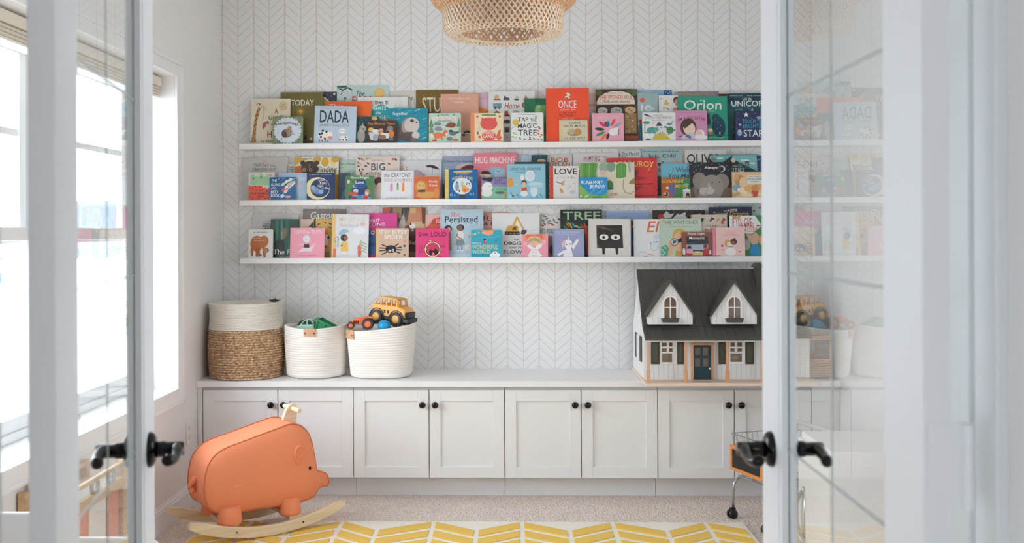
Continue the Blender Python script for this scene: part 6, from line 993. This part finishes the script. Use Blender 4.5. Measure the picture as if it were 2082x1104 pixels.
B('I', 2, 4, 1420, 290, 1782, 'e8c3bd', 'pale blush board book with two small heads and a patterned pink spine', [R(1420, 290, 1458, 612, 'e0708f'), *[E(1439, 300 + 16 * k, 6, 6, 'edb3c0') for k in range(20)], T('ISLAND', 1578, 336, 1670, 352, 'd9a196', bend=-6), T('PRINCESS', 1545, 360, 1708, 388, 'd0908a', bend=-16), L([(1480, 432), (1570, 432)], 2, 'd9aaa4'), L([(1700, 432), (1770, 432)], 2, 'd9aaa4'), E(1590, 465, 34, 42, 'cf9f6a'), E(1610, 480, 30, 32, 'ead6cc'), E(1655, 450, 36, 34, '4c332c'), E(1665, 420, 14, 12, '4c332c'), E(1650, 462, 22, 20, '8a5c48'), E(1620, 560, 60, 46, 'eee6e4'), ('l', [(1590, 500), (1620, 506), (1650, 498)], 5, '3b302e'), P([(1510, 490), (1530, 475), (1545, 500), (1520, 510)], 'c9605c'), R(1420, 604, 1508, 612, 'cf4a5a'), L([(1525, 530), (1540, 550)], 5, '6b5a58'), E(1720, 560, 18, 6, '8d7f7c')], rnd=1)
B('I', 2, 1, 1386, 63, 1868, '25304a', 'dark navy book with golden dreamy letters at the right of the bottom ledge', [Q(1598, 82, 1706, 110, 'd8d3c4'), T('Sweet Dreams', 1435, 112, 1830, 158, 'd9b85e', bend=0), R(1550, 100, 1592, 108, 'a9aab0')])
B('I', 2, 0, 1506, 43, 2080, 'b5d0cc', 'pale mint book with little red hearts and green ground at the glass door edge', [R(1500, 43, 1512, 120, '37474a'), *[P([(x, y + 16), (x - 16, y - 4), (x - 8, y - 14), (x, y - 6), (x + 8, y - 14), (x + 16, y - 4)], 'c23a44') for x, y in ((1890, 104), (1955, 72))], R(1870, 170, 2080, 300, '7fae84'), L([(1900, 190), (1970, 180)], 8, '5f9470'), Q(1560, 52, 1780, 58, '6f9490'), E(1965, 200, 14, 30, 'd9a98c')])
B('I', 2, 3, 1612, 157, 2060, '3f7a44', 'green book with a tilted white title paper at the glass door edge', [P([(1612, 157), (1900, 157), (1975, 270), (1860, 360), (1780, 350), (1612, 330)], 'e3e1de'), P([(1640, 165), (1745, 160), (1735, 182), (1690, 190), (1655, 185)], 'c99a58'), T('IF YOU GIVE', 1645, 180, 1860, 280, 'b0413c', bend=0, shear=0), T('A MOUSE', 1735, 238, 1888, 290, 'b0413c'), T('A COOKIE', 1780, 290, 1922, 340, 'b0413c'), L([(1915, 270), (1980, 265)], 14, '9c3838'), P([(1830, 590), (1850, 500), (1880, 470), (1930, 480), (1950, 600), (1885, 606)], '2f86bd'), E(1800, 480, 40, 60, '9fa8a4'), E(1960, 430, 30, 50, 'c99a6a'), P([(1790, 350), (1860, 370), (1900, 340), (1940, 380), (1920, 470), (1860, 480), (1820, 420)], 'c9a088')])
# ---------------------------------------------------------------- lettering
LET = {}
def prepare_letters():
    todo = sorted({a[1] for b in BOOKS for a in b[8] if a[0] == 't'})
    obs = []
    for s in todo:
        c = bpy.data.curves.new('lettering', 'FONT'); c.body = s; c.resolution_u = 2; c.offset = .008
        o = bpy.data.objects.new('lettering', c); COL.objects.link(o); obs.append((s, o, c))
    bpy.context.view_layer.update(); dg = bpy.context.evaluated_depsgraph_get()
    for s, o, c in obs:
        me = o.evaluated_get(dg).to_mesh()
        v = np.array([p.co[:2] for p in me.vertices]) if len(me.vertices) else np.zeros((1, 2))
        LET[s] = (v, [tuple(p.vertices) for p in me.polygons]); o.evaluated_get(dg).to_mesh_clear()
    for s, o, c in obs:
        bpy.data.objects.remove(o); bpy.data.curves.remove(c)
prepare_letters()
def art_shape(a):       # -> (points in picture units, faces, colour)
    k = a[0]
    if k == 't':
        _, s, x0, y0, x1, y1, c, bend, shear = a
        v, f = LET[s]; v = v.copy(); v[:, 0] += shear * v[:, 1]
        mn, mx = v.min(0), v.max(0); sz = np.maximum(mx - mn, 1e-6)
        hb = abs(bend); yt, yb = y0, y1
        u = (v - mn) / sz
        X = x0 + u[:, 0] * (x1 - x0)
        if bend:
            hgt = (yb - yt) - hb * .55; w = 2 * u[:, 0] - 1
            Y = (yt if bend < 0 else yt + hb * .55) + hgt * (1 - u[:, 1]) + (hb * .55 * w * w if bend < 0 else -hb * .55 * w * w)
        else: Y = yb - u[:, 1] * (yb - yt)
        return np.stack([X, Y], 1), f, c
    if k == 'e':
        _, x, y, rx, ry, c, rot = a; n = 14 if max(rx, ry) < 12 else 24
        t = np.linspace(0, 2 * PI, n, endpoint=False); p, q_ = rx * np.cos(t), ry * np.sin(t)
        return np.stack([x + p * math.cos(rot) - q_ * math.sin(rot), y + p * math.sin(rot) + q_ * math.cos(rot)], 1), [tuple(range(n))], c
    if k == 'p': return np.array(a[1], float), [tuple(range(len(a[1])))], a[2]
    if k == 'l':
        pts = np.array(a[1], float); w = a[2] / 2; n = len(pts); d = np.gradient(pts, axis=0); d /= np.linalg.norm(d, axis=1)[:, None] + 1e-9
        nn = np.stack([-d[:, 1], d[:, 0]], 1) * w; v = np.concatenate([pts + nn, pts - nn])
        return v, [(i, i + 1, n + i + 1, n + i) for i in range(n - 1)], a[3]
    if k == 'q':            # print too small to read: broken strokes
        _, x0, y0, x1, y1, c = a; hh = y1 - y0; v, f = [], []; x = x0; rn = random.Random(int(x0 + y0 * 7))
        while x < x1 - 2:
            d = min(x1 - x, rn.uniform(.35, 1.0) * hh); tt = hh * rn.choice((0, 0, .25)); b0 = len(v)
            v += [(x, y0 + tt), (x + d * .7, y0 + tt), (x + d * .7, y1), (x + d * .45, y1), (x + d * .45, y0 + tt + hh * .3), (x + d * .25, y0 + tt + hh * .3), (x + d * .25, y1), (x, y1)]
            f += [(b0, b0 + 1, b0 + 4, b0 + 5), (b0 + 1, b0 + 2, b0 + 3, b0 + 4), (b0 + 5, b0 + 6, b0 + 7, b0)]; x += d + (hh * .5 if rn.random() < .15 else 0)
        return np.array(v, float), f, c
    if k == 'm':            # crescent
        _, x, y, rx, ry, ox, oy, c = a; n = 22
        t = np.linspace(PI * .05, PI * 1.95, n); o = np.stack([x + rx * np.cos(t), y + ry * np.sin(t)], 1)
        if ox < 0: o[:, 0] = 2 * x - o[:, 0]
        b2 = np.stack([x + ox * .42 + (o[:, 0] - x) * .78, y + oy * .3 + (o[:, 1] - y) * .84], 1)
        v = np.concatenate([o, b2]); return v, [(i, i + 1, n + i + 1, n + i) for i in range(n - 1)], c
def clip(pts, faces, w, h):
    """faces of convex/concave polygons kept inside the cover by clamping"""
    p = pts.copy(); p[:, 0] = np.clip(p[:, 0], .0006, w - .0006); p[:, 1] = np.clip(p[:, 1], .0006, h - .0006)
    return p
def cover_mat(h): return mat(h, .42, name='cover_' + h)
def build_book(b):
    crop, row, layer, x0, top, x1, col, label, art, rot, spine, page, rnd = b
    ox, oy = CX[crop]; zb = LZ[row] + .0125
    yf = D - .034 - .0178 * layer                        # front face at its foot
    pxm, py_top = ox + (x0 + x1) / 2 / CS, oy + top / CS
    xa = float(at(ox + x0 / CS, py_top, 1, yf)[0]); xb = float(at(ox + x1 / CS, py_top, 1, yf)[0])
    w = xb - xa
    zt = float(at(pxm, py_top, 1, yf + .02)[2]); h = (zt - zb) * 1.003
    q = at(pxm, 0, 1, yf)
    pxz = lambda py: float(at(pxm, oy + py / CS, 1, yf + .012)[2]) - zb
    z1_, z2_ = pxz(0), pxz(500); kz = (z2_ - z1_) / 500
    kx = w / (x1 - x0)
    th = .0135 if rnd else .0105
    a = math.atan(LEAN)
    lift = abs(math.sin(math.radians(rot))) * w / 2 + th * math.sin(a) + .0004
    M = Matrix.Translation(((xa + xb) / 2, yf, zb + lift + .0002)) @ Matrix.Rotation(-a, 4, 'X') @ Matrix.Rotation(math.radians(rot), 4, 'Y') @ Matrix.Translation((-w / 2, 0, 0))
    # local: x right, y into the shelf, z up; the front cover is the plane y = 0
    t = thing('picture_book', label, 'book', M=M, group=('books on the top ledge', 'books on the middle ledge', 'books on the bottom ledge')[row])
    bd = .0022
    def rect(x0_, x1_, z0_, z1_, r):
        if r <= 0: return [(x0_, z0_), (x1_, z0_), (x1_, z1_), (x0_, z1_)]
        out = []
        for cx_, cz_, s in ((x1_ - r, z0_ + r, -PI / 2), (x1_ - r, z1_ - r, 0)):
            out += [(cx_ + r * math.cos(s + PI / 2 * i / 4), cz_ + r * math.sin(s + PI / 2 * i / 4)) for i in range(5)]
        return out + [(x0_, z1_), (x0_, z0_)]
    r = .007 if rnd else 0
    cv = MB(); cm = cover_mat(col)
    cv.prism(rect(0, w, 0, h, r), 0, bd, cm); cv.prism(rect(0, w, 0, h, r), th - bd, th, cm); cv.box(0, .0025, bd, th - bd, 0, h, cm)
    co = cv.obj('cover', None, t)
    ins = .0005 if rnd else .003
    MB().prism(rect(.0025, w - ins, ins, h - ins, r), bd, th - bd).obj('pages', mat(page, .8), t)
    if not art: return t
    pic, let = MB(), MB(); z = .00004
    for i, it in enumerate(art):
        pts, faces, c = art_shape(it)
        p = np.stack([(pts[:, 0] - x0) * kx, z1_ + pts[:, 1] * kz], 1)
        p = clip(p, faces, w, h)
        yy = -(z + .00004 * i)
        (let if it[0] in 'tq' else pic).add([(u, yy, v) for u, v in p], faces, cover_mat(c))
    if pic.v:               # the printed picture lies on the front board, in the cover's own mesh
        me = co.data; n0 = len(me.vertices); n_p = len(me.polygons)
        V = [tuple(v.co) for v in me.vertices] + pic.v; Fc = [tuple(p_.vertices) for p_ in me.polygons] + [tuple(i + n0 for i in f) for f in pic.f]
        ms = list(me.materials); idx = [p_.material_index for p_ in me.polygons]
        for f_, k_ in zip(pic.f, pic.m):
            m_ = pic.mats[k_]
            if m_ not in ms: ms.append(m_)
            idx.append(ms.index(m_))
        m2 = bpy.data.meshes.new('cover'); m2.from_pydata(V, [], Fc)
        for m_ in ms: m2.materials.append(m_)
        m2.polygons.foreach_set('material_index', idx); m2.update(); co.data = m2; bpy.data.meshes.remove(me)
    for mb, nm in ((let, 'title_lettering'),):
        if mb.v:
            me = bpy.data.meshes.new(nm); me.from_pydata(mb.v, [], mb.f)
            for m_ in mb.mats: me.materials.append(m_)
            me.polygons.foreach_set('material_index', mb.m); me.update()
            o = bpy.data.objects.new(nm, me); COL.objects.link(o); o.parent = t
    return t
for b in BOOKS: build_book(b)
